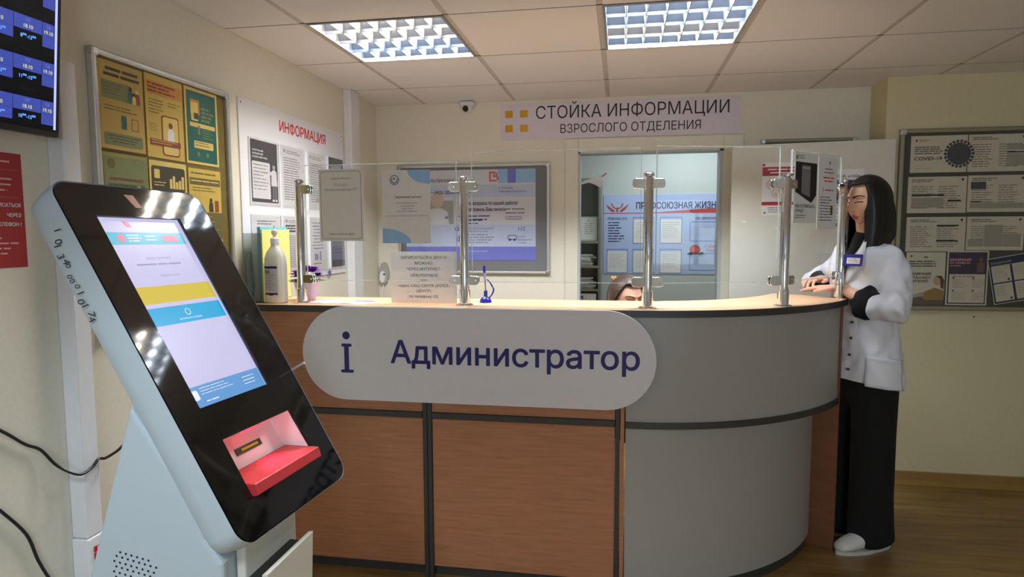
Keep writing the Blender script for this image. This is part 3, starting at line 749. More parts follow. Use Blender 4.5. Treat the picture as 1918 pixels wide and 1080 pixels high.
def d_p5(m, F, w_, h_):
    m.prism(F, rrect(.010, w_-.01, h_-.105, h_-.018, .010, 4), 0, .0009, YD3); m.prism(F, rrect(.022, .050, h_-.062, h_-.030, .004, 3), 0, .0012, YL)
    for q in range(5): m.rect(F, .10+q*.016, .113+q*.016, h_-.095, h_-.060+.012*math.sin(q*2), YL, .0012)
    m.lines(F, .02, .085, h_-.092, h_-.072, 2, YL, .0012, seed=33, fill=.3); m.lines(F, .02, w_-.02, .03, .15, 9, YD1, seed=34, fill=.25)
def d_p6(m, F, w_, h_):
    m.lines(F, .015, w_-.02, h_-.028, h_-.012, 1, YD1, seed=41); m.rect(F, .006, w_-.006, h_-.062, h_-.036, YD1, .0009); m.lines(F, .012, w_-.012, h_-.056, h_-.042, 1, YL, .0012, seed=42, ragged=.05)
    m.lines(F, .02, w_-.02, h_-.09, h_-.07, 2, YD1, seed=43, fill=.25); person_blob(m, F, .13, h_-.165, .06, YD3, YD3); m.rect(F, .155, .178, h_-.165, h_-.12, YD2, .0011)
    m.rect(F, 0, w_, .01, h_-.168, YD1, .0008); m.lines(F, .012, w_-.02, .03, h_-.18, 7, YO1, .0011, seed=44, fill=.25)
ps = [(1.814, 2.008, 1.722, 2.012, YP2, d_p1, 'yellowed poster with family figures, top corner of the cork board'), (2.018, 2.210, 1.722, 2.010, YP, d_p2, 'yellowed poster with a doctor in a phone, top middle of the cork board'),
      (2.222, 2.420, 1.722, 2.010, YL, d_p3, 'dark green poster with yellow border on the cork board'), (1.814, 2.012, 1.425, 1.715, YG, d_p4, 'olive poster with red button, lower row beside the trunking'),
      (2.020, 2.214, 1.425, 1.712, YL, d_p5, 'yellow poster with a dark rounded panel, lower row middle'), (2.226, 2.424, 1.420, 1.705, YP, d_p6, 'yellow poster with brown lower half, lower row beneath the green poster')]
for a0, a1, b0, b1, pm, fn, lab in ps: sheet('poster', lab, 'poster', FBD, a0, a1, b0, b1, pm, fn, c=0, group='posters on the cork board')

# information stand
inf = thing('information_stand', 'white information stand with red heading and clear pockets on the left wall', 'notice board', tuple(FL.P(3.1, 1.22)))
MB().slab(FL, 2.583, 3.640, 1.222, 2.042, .001, .006, LPAPER).build('panel', inf)
FI = FL.off(.006)
MB().text(FI, 'ИНФОРМАЦИЯ', 3.163, 1.946, .052, RED, w=.488, bold=.012, c=.0008).build('heading', inf)
for a, b_ in ((2.60, 2.022), (3.622, 2.022), (2.60, 1.245), (3.622, 1.245)): MB().disc(FI, a, b_, .005, INKG, .002, 10).build('screw', inf)
PK = [(2.65, 2.893), (2.922, 3.150), (3.19, 3.392), (3.432, 3.634)]
POCK = glass_mat('pocket plastic', (.97, .97, .98), .8)
def d_doc(seed, head=None, logo=True):
    def f(m, F, w_, h_):
        if logo: m.disc(F, .03, h_-.03, .009, INKL, .001)
        if head: m.rect(F, .02, w_-.02, h_-.085, h_-.05, head, .0009); m.lines(F, .03, w_-.03, h_-.08, h_-.055, 2, PAPER, .0013, seed=seed, fill=.5)
        m.lines(F, .05, w_-.025, h_-.045, h_-.025, 2, INKG, seed=seed+1, fill=.3)
        m.lines(F, .02, w_-.02, .03, h_-(.10 if head else .06), 18, INKG, seed=seed+2, fill=.28)
    return f
BWP = M('dark grey print', (78, 76, 80), .6)
def d_poster_bw(m, F, w_, h_):
    m.rect(F, .008, w_-.006, .012, h_-.012, BWP, .0008); m.text(F, 'ОБЯЗАТЕЛЬНЫЙ', .02, h_-.062, .008, PAPER, align='l', bold=.03, c=.0014); m.text(F, 'МЕДИЦИНСКИЙ', .02, h_-.077, .008, PAPER, align='l', bold=.03, c=.0014); m.text(F, 'В ВАШЕМ СМАРТФОНЕ', .02, h_-.092, .008, PAPER, align='l', bold=.03, c=.0014)
    m.prism(F, rrect(.015, .165, .028, h_-.108, .008, 3), 0, .0012, PAPER); m.lines(F, .025, .150, .06, h_-.118, 8, INKG, .0016, seed=51, fill=.2)
    m.disc(F, .198, .178, .012, INKL, .0018); m.poly(F, [(.172, .09), (.226, .09), (.220, .16), (.205, .166), (.190, .166), (.174, .158), (.145, .150), (.142, .143), (.174, .142)], PAPER, .0017); m.rect(F, .182, .196, .026, .092, INKG, .0017); m.rect(F, .203, .217, .026, .092, INKG, .0017)
    m.rect(F, .178, .196, .018, .028, PAPER, .0019); m.rect(F, .203, .222, .018, .028, PAPER, .0019)
def d_small(m, F, w_, h_): m.lines(F, .04, w_-.03, h_-.055, h_-.03, 2, INKG, seed=55, fill=.3)
def d_arrows(m, F, w_, h_):
    m.lines(F, .02, w_-.03, .11, h_-.03, 9, INKG, seed=61, fill=.22, align='c'); m.lines(F, .03, w_-.05, .03, .045, 1, INKG, seed=62)
    for q in range(3): m.poly(F, [(.045+q*.014, .058), (.052+q*.014, .058), (.060+q*.014, .075), (.052+q*.014, .092), (.045+q*.014, .092), (.053+q*.014, .075)], INK, .001)
    person_blob(m, F, .115, .055, .055, INKL, INKG, .001)
def d_dark(m, F, w_, h_): m.rect(F, .01, w_-.01, .01, h_-.01, INKG, .0008); m.rect(F, .012, w_-.012, h_-.05, h_-.012, INKL, .001); m.rect(F, .012, w_-.012, .012, .05, BWP, .001); m.lines(F, .03, w_-.03, .08, h_-.07, 8, BWP, seed=63, fill=.2, align='c')
def d_dark2(m, F, w_, h_): m.rect(F, .006, w_-.006, .01, h_-.004, BWP, .0008); m.poly(F, [(.02, .2), (.15, .23), (.18, .27), (.02, .25)], INKL, .001); m.lines(F, .03, w_-.03, .06, .19, 6, INKL, seed=65)
def d_seal(m, F, w_, h_): d_doc(71, None)(m, F, w_, h_); m.disc(F, .1, .05, .014, M('seal', (206, 190, 150), .6), .0014)
docs = [(0, 0, d_poster_bw, 'dark grey poster with standing doctor in the upper row of the information stand'), (1, 0, d_doc(52), 'dense text sheet, second in the upper row of the information stand'), (2, 0, d_seal, 'text sheet with round seal, third in the upper row of the information stand'), (3, 0, d_dark2, 'dark sheet in the last pocket of the upper row'),
        (0, 1, d_small, 'nearly blank sheet in the lower row above the bottle'), (1, 1, d_doc(54, BWP), 'sheet with black heading bar in the lower row of the information stand'), (2, 1, d_arrows, 'sheet with arrows pictogram in the lower row behind the flowers'), (3, 1, d_dark, 'small grey sheet in the last pocket of the lower row')]
for c_, r_, fn, lab in docs:
    a0, a1 = PK[c_]; b0, b1 = ((1.585, 1.888), (1.25, 1.545))[r_]
    pk = MB(); pk.slab(FI, a0-.004, a1+.004, b0-.008, b1-.006, .004, .0055, POCK); p_ = pk.build('clear_pocket', inf)
    for q in (a0-.006, a1+.004): MB().slab(FI, q, q+.002, b0-.008, b1-.006, 0, .006, WHITE).build('pocket_edge', inf)
    sheet('document', lab, 'paper', FI, a0+.002, a1-.002, b0, b1, PAPER, fn, thick=.0010, c=.0003, group='sheets in the information stand')
# snowflake sticker
m = MB()
for q in range(8):
    t = q*math.pi/4; r_ = .034
    m.poly(FI, [(3.405+.004*math.cos(t+1.57), 1.235+.004*math.sin(t+1.57)), (3.405+r_*math.cos(t), 1.235+r_*math.sin(t)), (3.405-.004*math.cos(t+1.57), 1.235-.004*math.sin(t+1.57))], M('violet foil', (96, 88, 158), .3), .0075+q*.0001)
    m.poly(FI, [(3.405+.018*math.cos(t-.25), 1.235+.018*math.sin(t-.25)), (3.405+.024*math.cos(t), 1.235+.024*math.sin(t)), (3.405+.018*math.cos(t+.25), 1.235+.018*math.sin(t+.25)), (3.405+.014*math.cos(t), 1.235+.014*math.sin(t))], M('violet foil', (96, 88, 158), .3), .0085)
tag(m.build('snowflake_sticker'), 'violet snowflake sticker at the foot of the information stand', 'sticker')

# ------------------------------------------------------------------ back wall
# door frame, office behind
df = MB(); FRM = M('cream frame', (228, 224, 206), .5, var=.02)
dfr = thing('door_1', 'cream door frame of the office doorway behind the desk', 'door frame', ((DX0+DX1)/2, YB, 0)); dfr['kind'] = 'structure'; del dfr['category']
for a0, a1, b0, b1 in ((-.360, DX0, 0, 2.05), (DX1, .735, 0, 2.05), (DX0, DX1, DZ, 2.05)): bev(MB().slab(FB, a0, a1, b0, b1, -.0, .018, FRM).build('casing', dfr), .004, 2)
for a0, a1, b0, b1 in ((DX0, DX0+.012, 0, DZ), (DX1-.022, DX1, 0, DZ), (DX0, DX1, DZ-.012, DZ)): MB().slab(FB, a0, a1, b0, b1, -.1, .012, M('pale reveal', (190, 196, 198), .5)).build('jamb', dfr)
MB().slab(FB, DX0+.012, DX1-.022, .9, DZ-.012, -.045, -.042, FILM).build('pane', dfr)
sc = MB(); sc.poly(FB, [(-.262, 1.78), (-.20, 1.80), (-.15, 1.83), (-.125, 1.80), (-.13, 1.74), (-.18, 1.765), (-.21, 1.775), (-.262, 1.762)], M('tape', (220, 224, 222), .4), -.0405)
tag(sc.build('tape_scrap'), 'torn white tape scrap in the upper corner of the office pane', 'tape')
sc = MB(); sc.poly(FB, [(-.135, 1.815), (-.10, 1.84), (-.095, 1.828), (-.12, 1.808)], M('pink tape', (226, 150, 200), .4), -.040)
tag(sc.build('tape_scrap'), 'tiny pink tape scrap on the office pane', 'tape')
OW = M('office wall', (196, 204, 200), .8, var=.02)
struct(MB().box(-1.3, 2.0, YO, YO+.1, 0, CZ+.15, OW).build('wall_office', origin=(0, YO, 0)))
struct(MB().box(-.75, -.65, YB+.1, YO, 0, CZ+.15, OW).build('wall_office_side', origin=(-.7, 5, 0)))
struct(MB().box(1.7, 1.8, YB+.1, YO, 0, CZ+.15, OW).build('wall_office_end', origin=(1.75, 5, 0)))
struct(MB().box(-.75, 1.8, YB+.1, YO, CZ+.05, CZ+.15, CEILM).build('ceiling_office', origin=(.5, 5, CZ+.05)))
area_light('office_light', (.55, 4.95, CZ+.03), (0, 0, 0), .6, .6, OFFICE_W, (.86, .93, 1))
# union stand on the office wall
un = thing('union_stand', 'pale blue stand with dark blue heading on the office wall', 'notice board', (.35, YO, 1.09))
UNP = M('pale blue panel', (178, 196, 234), .4, var=.02); UB = M('stand blue', (60, 96, 180), .5); UD = M('stand navy', (36, 38, 86), .5); UR = M('stand red', (190, 66, 60), .5)
MB().slab(FO, -.150, .86, 1.098, 1.772, .001, .006, UNP).build('panel', un)
FU = FO.off(.006); m = MB()
m.rect(FU, -.15, .86, 1.612, 1.619, UR, .0006); m.poly(FU, [(.25, 1.619), (.86, 1.619), (.86, 1.66)], UR, .0006)
m.text(FU, 'ПРОФСОЮЗНАЯ ЖИЗНЬ', .125, 1.652, .055, UD, w=.69, align='l', bold=.02)
m.text(FU, 'ПРОФСОЮЗ ЭТО:', -.115, 1.560, .020, UD, w=.165, align='l', bold=.01)
m.lines(FU, -.11, .06, 1.362, 1.545, 8, UD, seed=81, fill=.38, ragged=.5)
m.text(FU, 'ОБЪЯВЛЕНИЯ', .615, 1.558, .020, UD, w=.175, align='l', bold=.012)
for s_ in (-1, 1):
    m.poly(FU, [(-.035+s_*.015, 1.632), (-.035+s_*.05, 1.66), (-.035+s_*.10, 1.695), (-.035+s_*.075, 1.655), (-.035+s_*.04, 1.625)], UR, .0010)
m.ring(FU, -.035, 1.70, .04, .05, UR, .0012, t0=math.pi, t1=2*math.pi); m.rect(FU, -.043, -.027, 1.625, 1.665, UR, .0013)
m.disc(FU, .615, 1.305, .045, UR, .0012, rb=.04); m.disc(FU, .615, 1.31, .025, M('rose', (220, 96, 92), .5), .0016); m.poly(FU, [(.545, 1.265), (.58, 1.29), (.60, 1.262)], YGD, .0014); m.poly(FU, [(.635, 1.262), (.67, 1.29), (.70, 1.268)], YGD, .0014)
m.text(FU, 'С Днём', .69, 1.325, .022, UR, align='l', c=.0012, bold=-.02, shear=.3); m.text(FU, 'Рождения!', .70, 1.290, .022, UR, align='l', c=.0012, bold=-.02, shear=.3)
m.build('print', un)
for a0, a1, b0, b1 in ((.10, .275, 1.358, 1.58), (.325, .505, 1.358, 1.58), (.57, .82, 1.375, 1.540), (-.12, .055, 1.105, 1.31), (.10, .275, 1.105, 1.31), (.325, .505, 1.105, 1.31), (.57, .82, 1.13, 1.275)):
    q = MB(); q.frame(FU, a0, a1, b0, b1, .004, UB, .0012); q.slab(FU, a0+.004, a1-.004, b0+.004, b1-.02, .0003, .001, PAPER if a0 < .5 else UNP); q.lines(FU, a0+.02, a1-.02, b0+.04, b1-.04, 8, INKL, .0014, seed=int(a0*100+b0*10), fill=.2); q.build('document_pocket', un)
# shelf with papers in the office
sh = thing('office_shelf', 'grey open shelf full of papers seen through the office doorway', 'shelf', (-.45, YO-.18, 0))
SHM = M('grey shelf', (128, 126, 120), .6); SX0, SX1, SY0 = -.645, -.165, YO-.36
MB().box(SX1-.018, SX1, SY0, YO-.005, 0, 1.89, SHM).build('side_board', sh); MB().box(SX0, SX0+.018, SY0, YO-.005, 0, 1.89, SHM).build('side_board', sh); MB().box(SX0, SX1, YO-.02, YO-.004, 0, 1.89, SHM).build('back_board', sh)
for z in (.05, .40, .70, .975, 1.165, 1.365, 1.87): MB().box(SX0+.018, SX1-.018, SY0, YO-.02, z, z+.018, M('shelf board', (146, 136, 110), .6)).build('shelf_board', sh)
def pile(label, x0, x1, z, n, seed, mat=PAPER):
    rnd = random.Random(seed); t = thing('paper_pile', label, 'papers', ((x0+x1)/2, SY0+.15, z))
    for q in range(n):
        a = rnd.uniform(-.25, .25); cx_, cy_ = (x0+x1)/2+rnd.uniform(-.02, .02), SY0+.16; w_ = (x1-x0)/2; F = Fr((cx_, cy_, z+.0115*q), (math.cos(a), math.sin(a), 0), (-math.sin(a), math.cos(a), 0), (0, 0, 1))
        MB().slab(F, -w_, w_, -.12, .12, .0004, .011, mat if q % 3 else INKL).build('sheaf', t)
    return t
pile('slanting pile of papers on the upper office shelf', -.50, -.22, 1.183, 8, 3); pile('crumpled paper pile on the middle office shelf', -.50, -.23, .993, 8, 5)
ce_ = thing('framed_certificate', 'small framed certificate standing on the office shelf', 'picture frame', (-.30, SY0+.05, 1.383))
FC = Fr((-.335, SY0+.03, 1.3835), (1, 0, 0), (0, .12, 1)); FC.n = FC.u.cross(FC.v)
bev(MB().slab(FC, 0, .145, 0, .20, -.012, 0, M('pale frame', (206, 204, 190), .4)).build('frame', ce_), .003, 2); m = MB(); m.rect(FC, .012, .133, .012, .188, PAPER, .0008); m.build('certificate', ce_); m = MB(); m.lines(FC, .03, .115, .05, .15, 6, INKG, .0016, fill=.25, align='c'); m.disc(FC, .072, .168, .008, INKL, .0016); m.build('print', ce_)
bx = thing('carton', 'white carton with a small red and blue mark on the office shelf', 'box', (-.28, SY0+.1, .718))
bev(MB().box(-.352, -.195, SY0+.01, SY0+.25, .7185, .955, PAPER).build('carton_body', bx), .003, 1)
FX = Fr((0, SY0+.01, 0), (1, 0, 0), (0, 0, 1), (0, -1, 0)); m = MB(); m.rect(FX, -.282, -.280, .72, .954, INKG, .0008)
m.rect(FX, -.335, -.30, .925, .938, UB, .0010); m.rect(FX, -.335, -.30, .912, .925, UR, .0012); m.rect(FX, -.335, -.326, .90, .912, UB, .0010); m.rect(FX, -.309, -.30, .90, .912, UB, .0010); m.build('mark', bx)

# banner
bn = MB(); bn.slab(FB, -.785, .720, 2.056, 2.284, .0005, .004, M('banner film', (220, 212, 220), .45, var=.02)); bn = tag(bn.build('banner'), 'long white banner with black heading and four amber squares below the ceiling', 'banner')
FBN = FB.off(.004)
for i in (0, 1):
    for j in (0, 1): MB().rect(FBN, -.752+i*.098, -.702+i*.098, 2.104+j*.092, 2.150+j*.092, YEL, .0008).build('amber_square', bn)
MB().text(FBN, 'СТОЙКА ИНФОРМАЦИИ', -.55, 2.184, .080, INK, w=1.198, align='l').build('heading', bn)
MB().text(FBN, 'ВЗРОСЛОГО ОТДЕЛЕНИЯ', -.392, 2.090, .056, INK, w=.872, align='l').build('subheading', bn)
# security camera
cm = thing('security_camera', 'small white security camera with black lens under the ceiling', 'camera', (-.995, YB-.05, 2.23))
bev(MB().box(-1.040, -.950, YB-.075, YB-.001, 2.270, 2.302, WHITE).build('mount', cm), .012, 3)
MB().etube([(-.995, YB-.02, 2.262), (-.995, YB-.082, 2.252)], [(.028, .026), (.027, .025)], WHITE, n=18, dome=2).build('body', cm, smooth='all')
MB().etube([(-.995, YB-.085, 2.251), (-.995, YB-.100, 2.248)], [(.023, .023), (.019, .019)], BLACKG, n=18, dome=2).build('lens', cm, smooth='all')
# clinic notice board
notice_board('notice_board', 'silver-framed board with a clinic poster on the back wall behind the screens', FB, -1.490, -.460, 1.180, 1.905, M('grey felt', (120, 120, 122), .9, var=.08, scale=300), ALUF, .020, .024)
LAV = M('lavender poster', (206, 206, 212), .5, var=.02); PAL = M('pale blue area', (184, 194, 218), .5)
def d_clinic(m, F, w_, h_):
    m.rect(F, 0, w_, h_-.18, h_-.10, PAL, .0006); m.rect(F, 0, w_, .09, .235, PAL, .0006); m.rect(F, 0, w_, 0, .09, PBLUE, .0007)
    m.rect(F, w_-.25, w_, h_-.09, h_, LBLUE, .0008); m.rect(F, w_-.185, w_-.13, h_-.09, h_, PBLUE, .0010)
    m.text(F, 'ПОЛИКЛИНИКА', .10, h_-.08, .022, NAVY, w=.24, align='l', bold=.01); m.text(F, 'Мы с вами — ведь здоровье', .03, h_-.155, .026, NAVY, w=.36, align='l', bold=.015)
    m.text(F, '«Есть вопросы по нашей работе?', .395, h_-.232, .025, NAVY, w=.37, align='l', bold=.02); m.text(F, 'Готов помочь Вам лично!»', .395, h_-.272, .025, NAVY, w=.29, align='l', bold=.02)
    m.rect(F, .16, .33, .24, h_-.20, M('portrait grey', (150, 154, 148), .5), .0008); m.disc(F, .22, .40, .045, M('portrait face', (196, 172, 156), .5), .0010, rb=.055); m.poly(F, [(.16, .24), (.30, .24), (.29, .32), (.25, .345), (.19, .345), (.16, .33)], M('portrait white', (206, 210, 214), .5), .0011); m.rect(F, .272, .292, .275, .292, PBLUE, .0014)
    hx, hy = .605, h_-.045
    for a0, a1, b0, b1 in ((-.03, -.018, -.035, .03), (-.018, .02, -.035, -.023), (-.018, .012, .018, .03), (.012, .024, .0, .022), (.02, .032, -.025, .0), (-.004, .006, -.006, .016), (.004, .018, -.006, .004)): m.rect(F, hx+a0, hx+a1, hy+b0, hy+b1, M('heart red', (206, 90, 96), .5), .0011)
    m.text(F, 'А. Воробьёв,', w_-.245, h_-.128, .012, NAVY, align='l'); m.text(F, 'Губернатор Подмосковья', w_-.245, h_-.150, .012, NAVY, align='l', w=.185)
    m.text(F, 'С уважением,', w_-.20, h_-.315, .012, NAVY, align='l'); m.text(F, 'Главный врач', w_-.20, .265, .012, NAVY, align='l'); m.lines(F, w_-.20, w_-.06, .295, .345, 2, INKG, seed=91)
    m.text(F, 'Горячая линия', .395, h_-.312, .009, INKG, align='l'); m.lines(F, .395, .53, h_-.365, h_-.325, 2, NAVY, seed=92); m.lines(F, .395, .58, .255, .30, 2, NAVY, seed=93); m.rect(F, .365, .378, .285, .295, NAVY, .001)
    m.text(F, '122', .34, .195, .026, NAVY, align='l', bold=.015); m.text(F, '112', w_-.115, .195, .026, NAVY, align='l', bold=.0)
    m.text(F, 'ЕДИНАЯ (МНОГОКАНАЛЬНАЯ)', .42, .205, .009, NAVY, align='l'); m.text(F, 'СПРАВОЧНАЯ СЛУЖБА', .42, .187, .009, NAVY, align='l'); m.lines(F, .42, .64, .105, .175, 4, INKG, seed=94, fill=.3)
    m.ring(F, .372, .140, .016, .019, NAVY, .001); m.rect(F, .366, .378, .125, .155, NAVY, .001); m.prism(F, rrect(w_-.185, w_-.125, .135, .165, .008, 3), 0, .001, NAVY); m.prism(F, rrect(w_-.181, w_-.129, .139, .161, .006, 3), 0, .0013, PAL); m.disc(F, w_-.17, .135, .008, NAVY, .0016); m.disc(F, w_-.14, .135, .008, NAVY, .0016)
    m.text(F, 'СКОРАЯ', w_-.12, .150, .009, NAVY, align='l'); m.text(F, 'МЕДИЦИНСКАЯ', w_-.12, .130, .009, NAVY, align='l'); m.text(F, 'ПОМОЩЬ', w_-.12, .110, .009, NAVY, align='l'); m.text(F, 'официальный портал', .42, .055, .010, PAL, align='l')
sheet('poster', 'pale blue clinic poster with red heart mark in the silver-framed board', 'poster', FB.off(.0115), -1.435, -.552, 1.272, 1.868, LAV, d_clinic)
# oval handset on the wall
hs = thing('wall_handset', 'grey oval handset with cord on the back wall beside the paper notice', 'handset', (-1.598, YB, 1.10))
MB().prism(FB, [(-1.598+.034*math.cos(q*math.pi/12), 1.182+.074*math.sin(q*math.pi/12)) for q in range(24)], .0008, .022, M('grey plastic', (172, 170, 164), .5)).build('holder', hs, smooth=True)
MB().prism(FB, [(-1.606+.020*math.cos(q*math.pi/12), 1.155+.040*math.sin(q*math.pi/12)) for q in range(24)], .022, .034, WHITE).build('handle', hs, smooth=True)
MB().disc(FB, -1.592, 1.175, .007, INK, .0345, 12).build('button', hs)
MB().tube([tuple(FB.P(a, b_, .012)) for a, b_ in ((-1.605, 1.115), (-1.612, 1.06), (-1.618, 1.0), (-1.61, .93), (-1.60, .85))], .004, WHITE).build('cord', hs, smooth=True)
# board half hidden behind the white panel, and the panel
notice_board('notice_board', 'dark-framed board peeking over the white panel behind the desk', FB, .838, 1.385, 1.20, 2.012, M('grey felt', (120, 120, 122), .9), ALUD, .020, .02)
YPN = 3.905; FPN = Fr((0, YPN, 0), (1, 0, 0), (0, 0, 1), (0, -1, 0))

pn = MB().prism(FPN, [(.628, 0), (1.495, 0), (1.495, 1.962), (.628, 1.945)], -.022, 0, M('white laminate', (222, 220, 208), .5, var=.02))
tag(bev(pn.build('white_panel'), .002, 2), 'tall plain white panel standing against the back wall behind the woman', 'panel')
def d_mask(m, F, w_, h_):
    m.rect(F, 0, w_, h_-.075, h_-.025, DRED, .0008); m.lines(F, .02, w_-.02, h_-.068, h_-.032, 2, LPAPER, .0012, seed=95, align='c', fill=.4); m.rect(F, 0, .014, h_-.02, h_-.006, DRED, .001)
    for a, b_ in ((.045, .175), (.105, .175), (.165, .175), (.075, .125), (.135, .125)): m.ring(F, a, b_, .021, .023, DRED, .0011, 16); m.disc(F, a, b_-.004, .011, M('peach print', (226, 200, 170), .6), .0012)
    m.rect(F, 0, w_, .058, .078, DRED, .0008); m.lines(F, .035, w_-.01, .012, .048, 3, INKG, seed=96); m.poly(F, [(.008, .01), (.026, .01), (.017, .026)], INKG, .001)
sheet('poster', 'white poster with two crimson bars taped to the white panel', 'poster', FPN, .795, 1.02, 1.545, 1.845, LPAPER, d_mask)
def d_122(m, F, w_, h_):
    m.text(F, 'СЛУЖБА «122»', w_/2, h_-.045, .014, NAVY, w=.20, bold=.02); m.rect(F, 0, w_, h_-.19, h_-.06, NAVY, .0008); m.lines(F, .02, .18, .02, .15, 6, INKL, seed=97); m.rect(F, .0, w_, .0, .02, PBLUE, .0008)
sheet('poster', 'poster with navy block on the white panel, half hidden by the woman', 'poster', FPN, 1.105, 1.335, 1.48, 1.80, LPAPER, d_122)
for i, (a, b_, lab) in enumerate(((.69, 1.505, 'small white tape mark on the white panel below its top'), (.872, 1.47, 'white tape corner on the white panel beside the tall chrome post'))):
    tag(MB().slab(FPN, a, a+.022, b_, b_+.012, .0002, .001, WHITE).build('tape_mark'), lab, 'tape')

# ------------------------------------------------------------------ stepped wall: vaccination board
notice_board('notice_board', 'large grey notice board with grey-green frame on the wall behind the woman', FRW, 1.525, 2.78, 1.008, 2.015, M('dark felt', (84, 82, 74), .9, var=.1, scale=300), ALUD, .024, .026)
FV3 = FRW.off(.0125); DP = M('dim paper', (206, 200, 178), .65, var=.03); GP = M('greenish grey print', (108, 106, 96), .6); GPL = M('pale grey block', (160, 156, 140), .6); PLUM = M('plum print', (66, 54, 70), .5); INDG = M('indigo print', (46, 48, 78), .5)
def d_covid(m, F, w_, h_):
    m.poly(F, [(.022, h_-.020), (.034, h_-.020), (.028, h_-.036)], INK, .001); m.lines(F, .04, .10, h_-.035, h_-.02, 2, GP, seed=101); m.lines(F, .02, .165, .098, .145, 4, GP, seed=102, fill=.5, ragged=.2)
    m.text(F, 'COVID-19', .02, .068, .019, INK, w=.14, align='l', bold=.02); m.lines(F, .02, .12, .018, .026, 1, GPL, seed=103)
    cx_, cy_ = .245, .10; m.disc(F, cx_, cy_, .060, BWP, .001, 28)
    for q in range(22):
        t = q*2*math.pi/22; m.disc(F, cx_+.069*math.cos(t), cy_+.069*math.sin(t), .0085, BWP, .0011, 8); m.poly(F, [(cx_+.055*math.cos(t-.05), cy_+.055*math.sin(t-.05)), (cx_+.07*math.cos(t-.04), cy_+.07*math.sin(t-.04)), (cx_+.07*math.cos(t+.04), cy_+.07*math.sin(t+.04)), (cx_+.055*math.cos(t+.05), cy_+.055*math.sin(t+.05))], BWP, .0012)
def d_sheet(seed, dark):
    def f(m, F, w_, h_):
        m.lines(F, .02, w_*.55, h_-.032, h_-.012, 2, GP, seed=seed, fill=.45); m.poly(F, [(w_-.03, h_-.012), (w_-.014, h_-.012), (w_-.022, h_-.028)], INK, .001)
        m.lines(F, .02, w_*.45, .02, h_-.05, 10, GP, seed=seed+1, fill=.28); m.lines(F, w_*.52, w_-.03, .02, h_-.05, 10, GP, seed=seed+2, fill=.28)
        for a0, a1, b0, b1, mt in dark: m.rect(F, a0, a1, b0, b1, mt, .0014)
    return f
def d_save(m, F, w_, h_):
    m.poly(F, [(.02, h_-.018), (.032, h_-.018), (.026, h_-.032)], INK, .001); m.rect(F, .09, .11, h_-.032, h_-.024, GP, .001); m.lines(F, .015, .17, h_-.085, h_-.045, 3, GP, seed=111, fill=.55, ragged=.15)
    for z, t_, ww in ((.172, 'ВАКЦИНАЦИЯ', .115), (.150, 'СПАСАЕТ', .115), (.130, 'ЖИЗНИ!', .10)): m.text(F, t_, .015, z, .013, INK, w=ww, align='l', bold=.03)
    br = M('brown hair print', (92, 76, 60), .6); sk_ = M('skin print', (188, 158, 126), .6); sw = M('sweater print', (150, 120, 70), .6)
    m.rect(F, 0, w_, .0, .055, M('sofa print', (96, 90, 78), .6), .0009); m.poly(F, [(.07, .06), (.15, .10), (.20, .085), (.20, .03), (.10, .03)], sw, .0011); m.disc(F, .165, .14, .022, sk_, .0012, rb=.028); m.poly(F, [(.155, .165), (.185, .168), (.20, .14), (.198, .09), (.182, .10), (.178, .15)], br, .0014); m.poly(F, [(.0, .045), (.09, .075), (.10, .055), (.0, .03)], GPL, .0012)
def d_vac(m, F, w_, h_):
    m.rect(F, .008, w_-.008, .008, h_-.008, INDG, .0007); m.rect(F, .008, w_-.008, h_-.125, h_-.008, PLUM, .0009); m.text(F, 'ВАКЦИНАЦИЯ', .015, h_-.055, .012, PINKW, w=.105, align='l', bold=.03); m.text(F, 'ОТ COVID-19', .015, h_-.073, .012, PINKW, w=.10, align='l', bold=.03); m.lines(F, .015, .10, h_-.09, h_-.08, 1, PINKW, .0012, seed=113); person_blob(m, F, .17, h_-.12, .09, M('dim brown print', (110, 84, 74), .6), M('dim brown print', (110, 84, 74), .6), .0012)
    m.rect(F, .014, w_-.014, .014, h_-.130, DP, .0012); m.lines(F, .03, w_-.06, h_-.150, h_-.138, 1, GP, .0016, seed=114)
    for a, b_ in ((.03, .10), (.13, .10), (.03, .03), (.13, .03)): m.lines(F, a, a+.075, b_-.005, b_+.045, 5, GPL, .0016, seed=int(a*100+b_*10), fill=.3); m.disc(F, a+.006, b_+.052, .005, INK, .0016, 8)
def d_vac2(m, F, w_, h_):
    m.rect(F, .004, w_-.004, .004, h_-.004, INDG, .0007); m.text(F, 'ВАКЦИНАЦИЯ', .015, h_-.035, .011, GPL, w=.10, align='l', bold=.03); m.text(F, 'ОТ COVID-19', .015, h_-.053, .011, GPL, w=.10, align='l', bold=.03)
    for i in (0, 1):
        for j in (0, 1): m.rect(F, .012+i*.105, .105+i*.100, .014+j*.105, .112+j*.100, DP, .0010); m.lines(F, .02+i*.105, .09+i*.1, .04+j*.105, .10+j*.1, 5, GPL, .0014, seed=i+2*j, fill=.25); m.disc(F, .09+i*.1, .026+j*.105, .006, INK, .0014, 8)
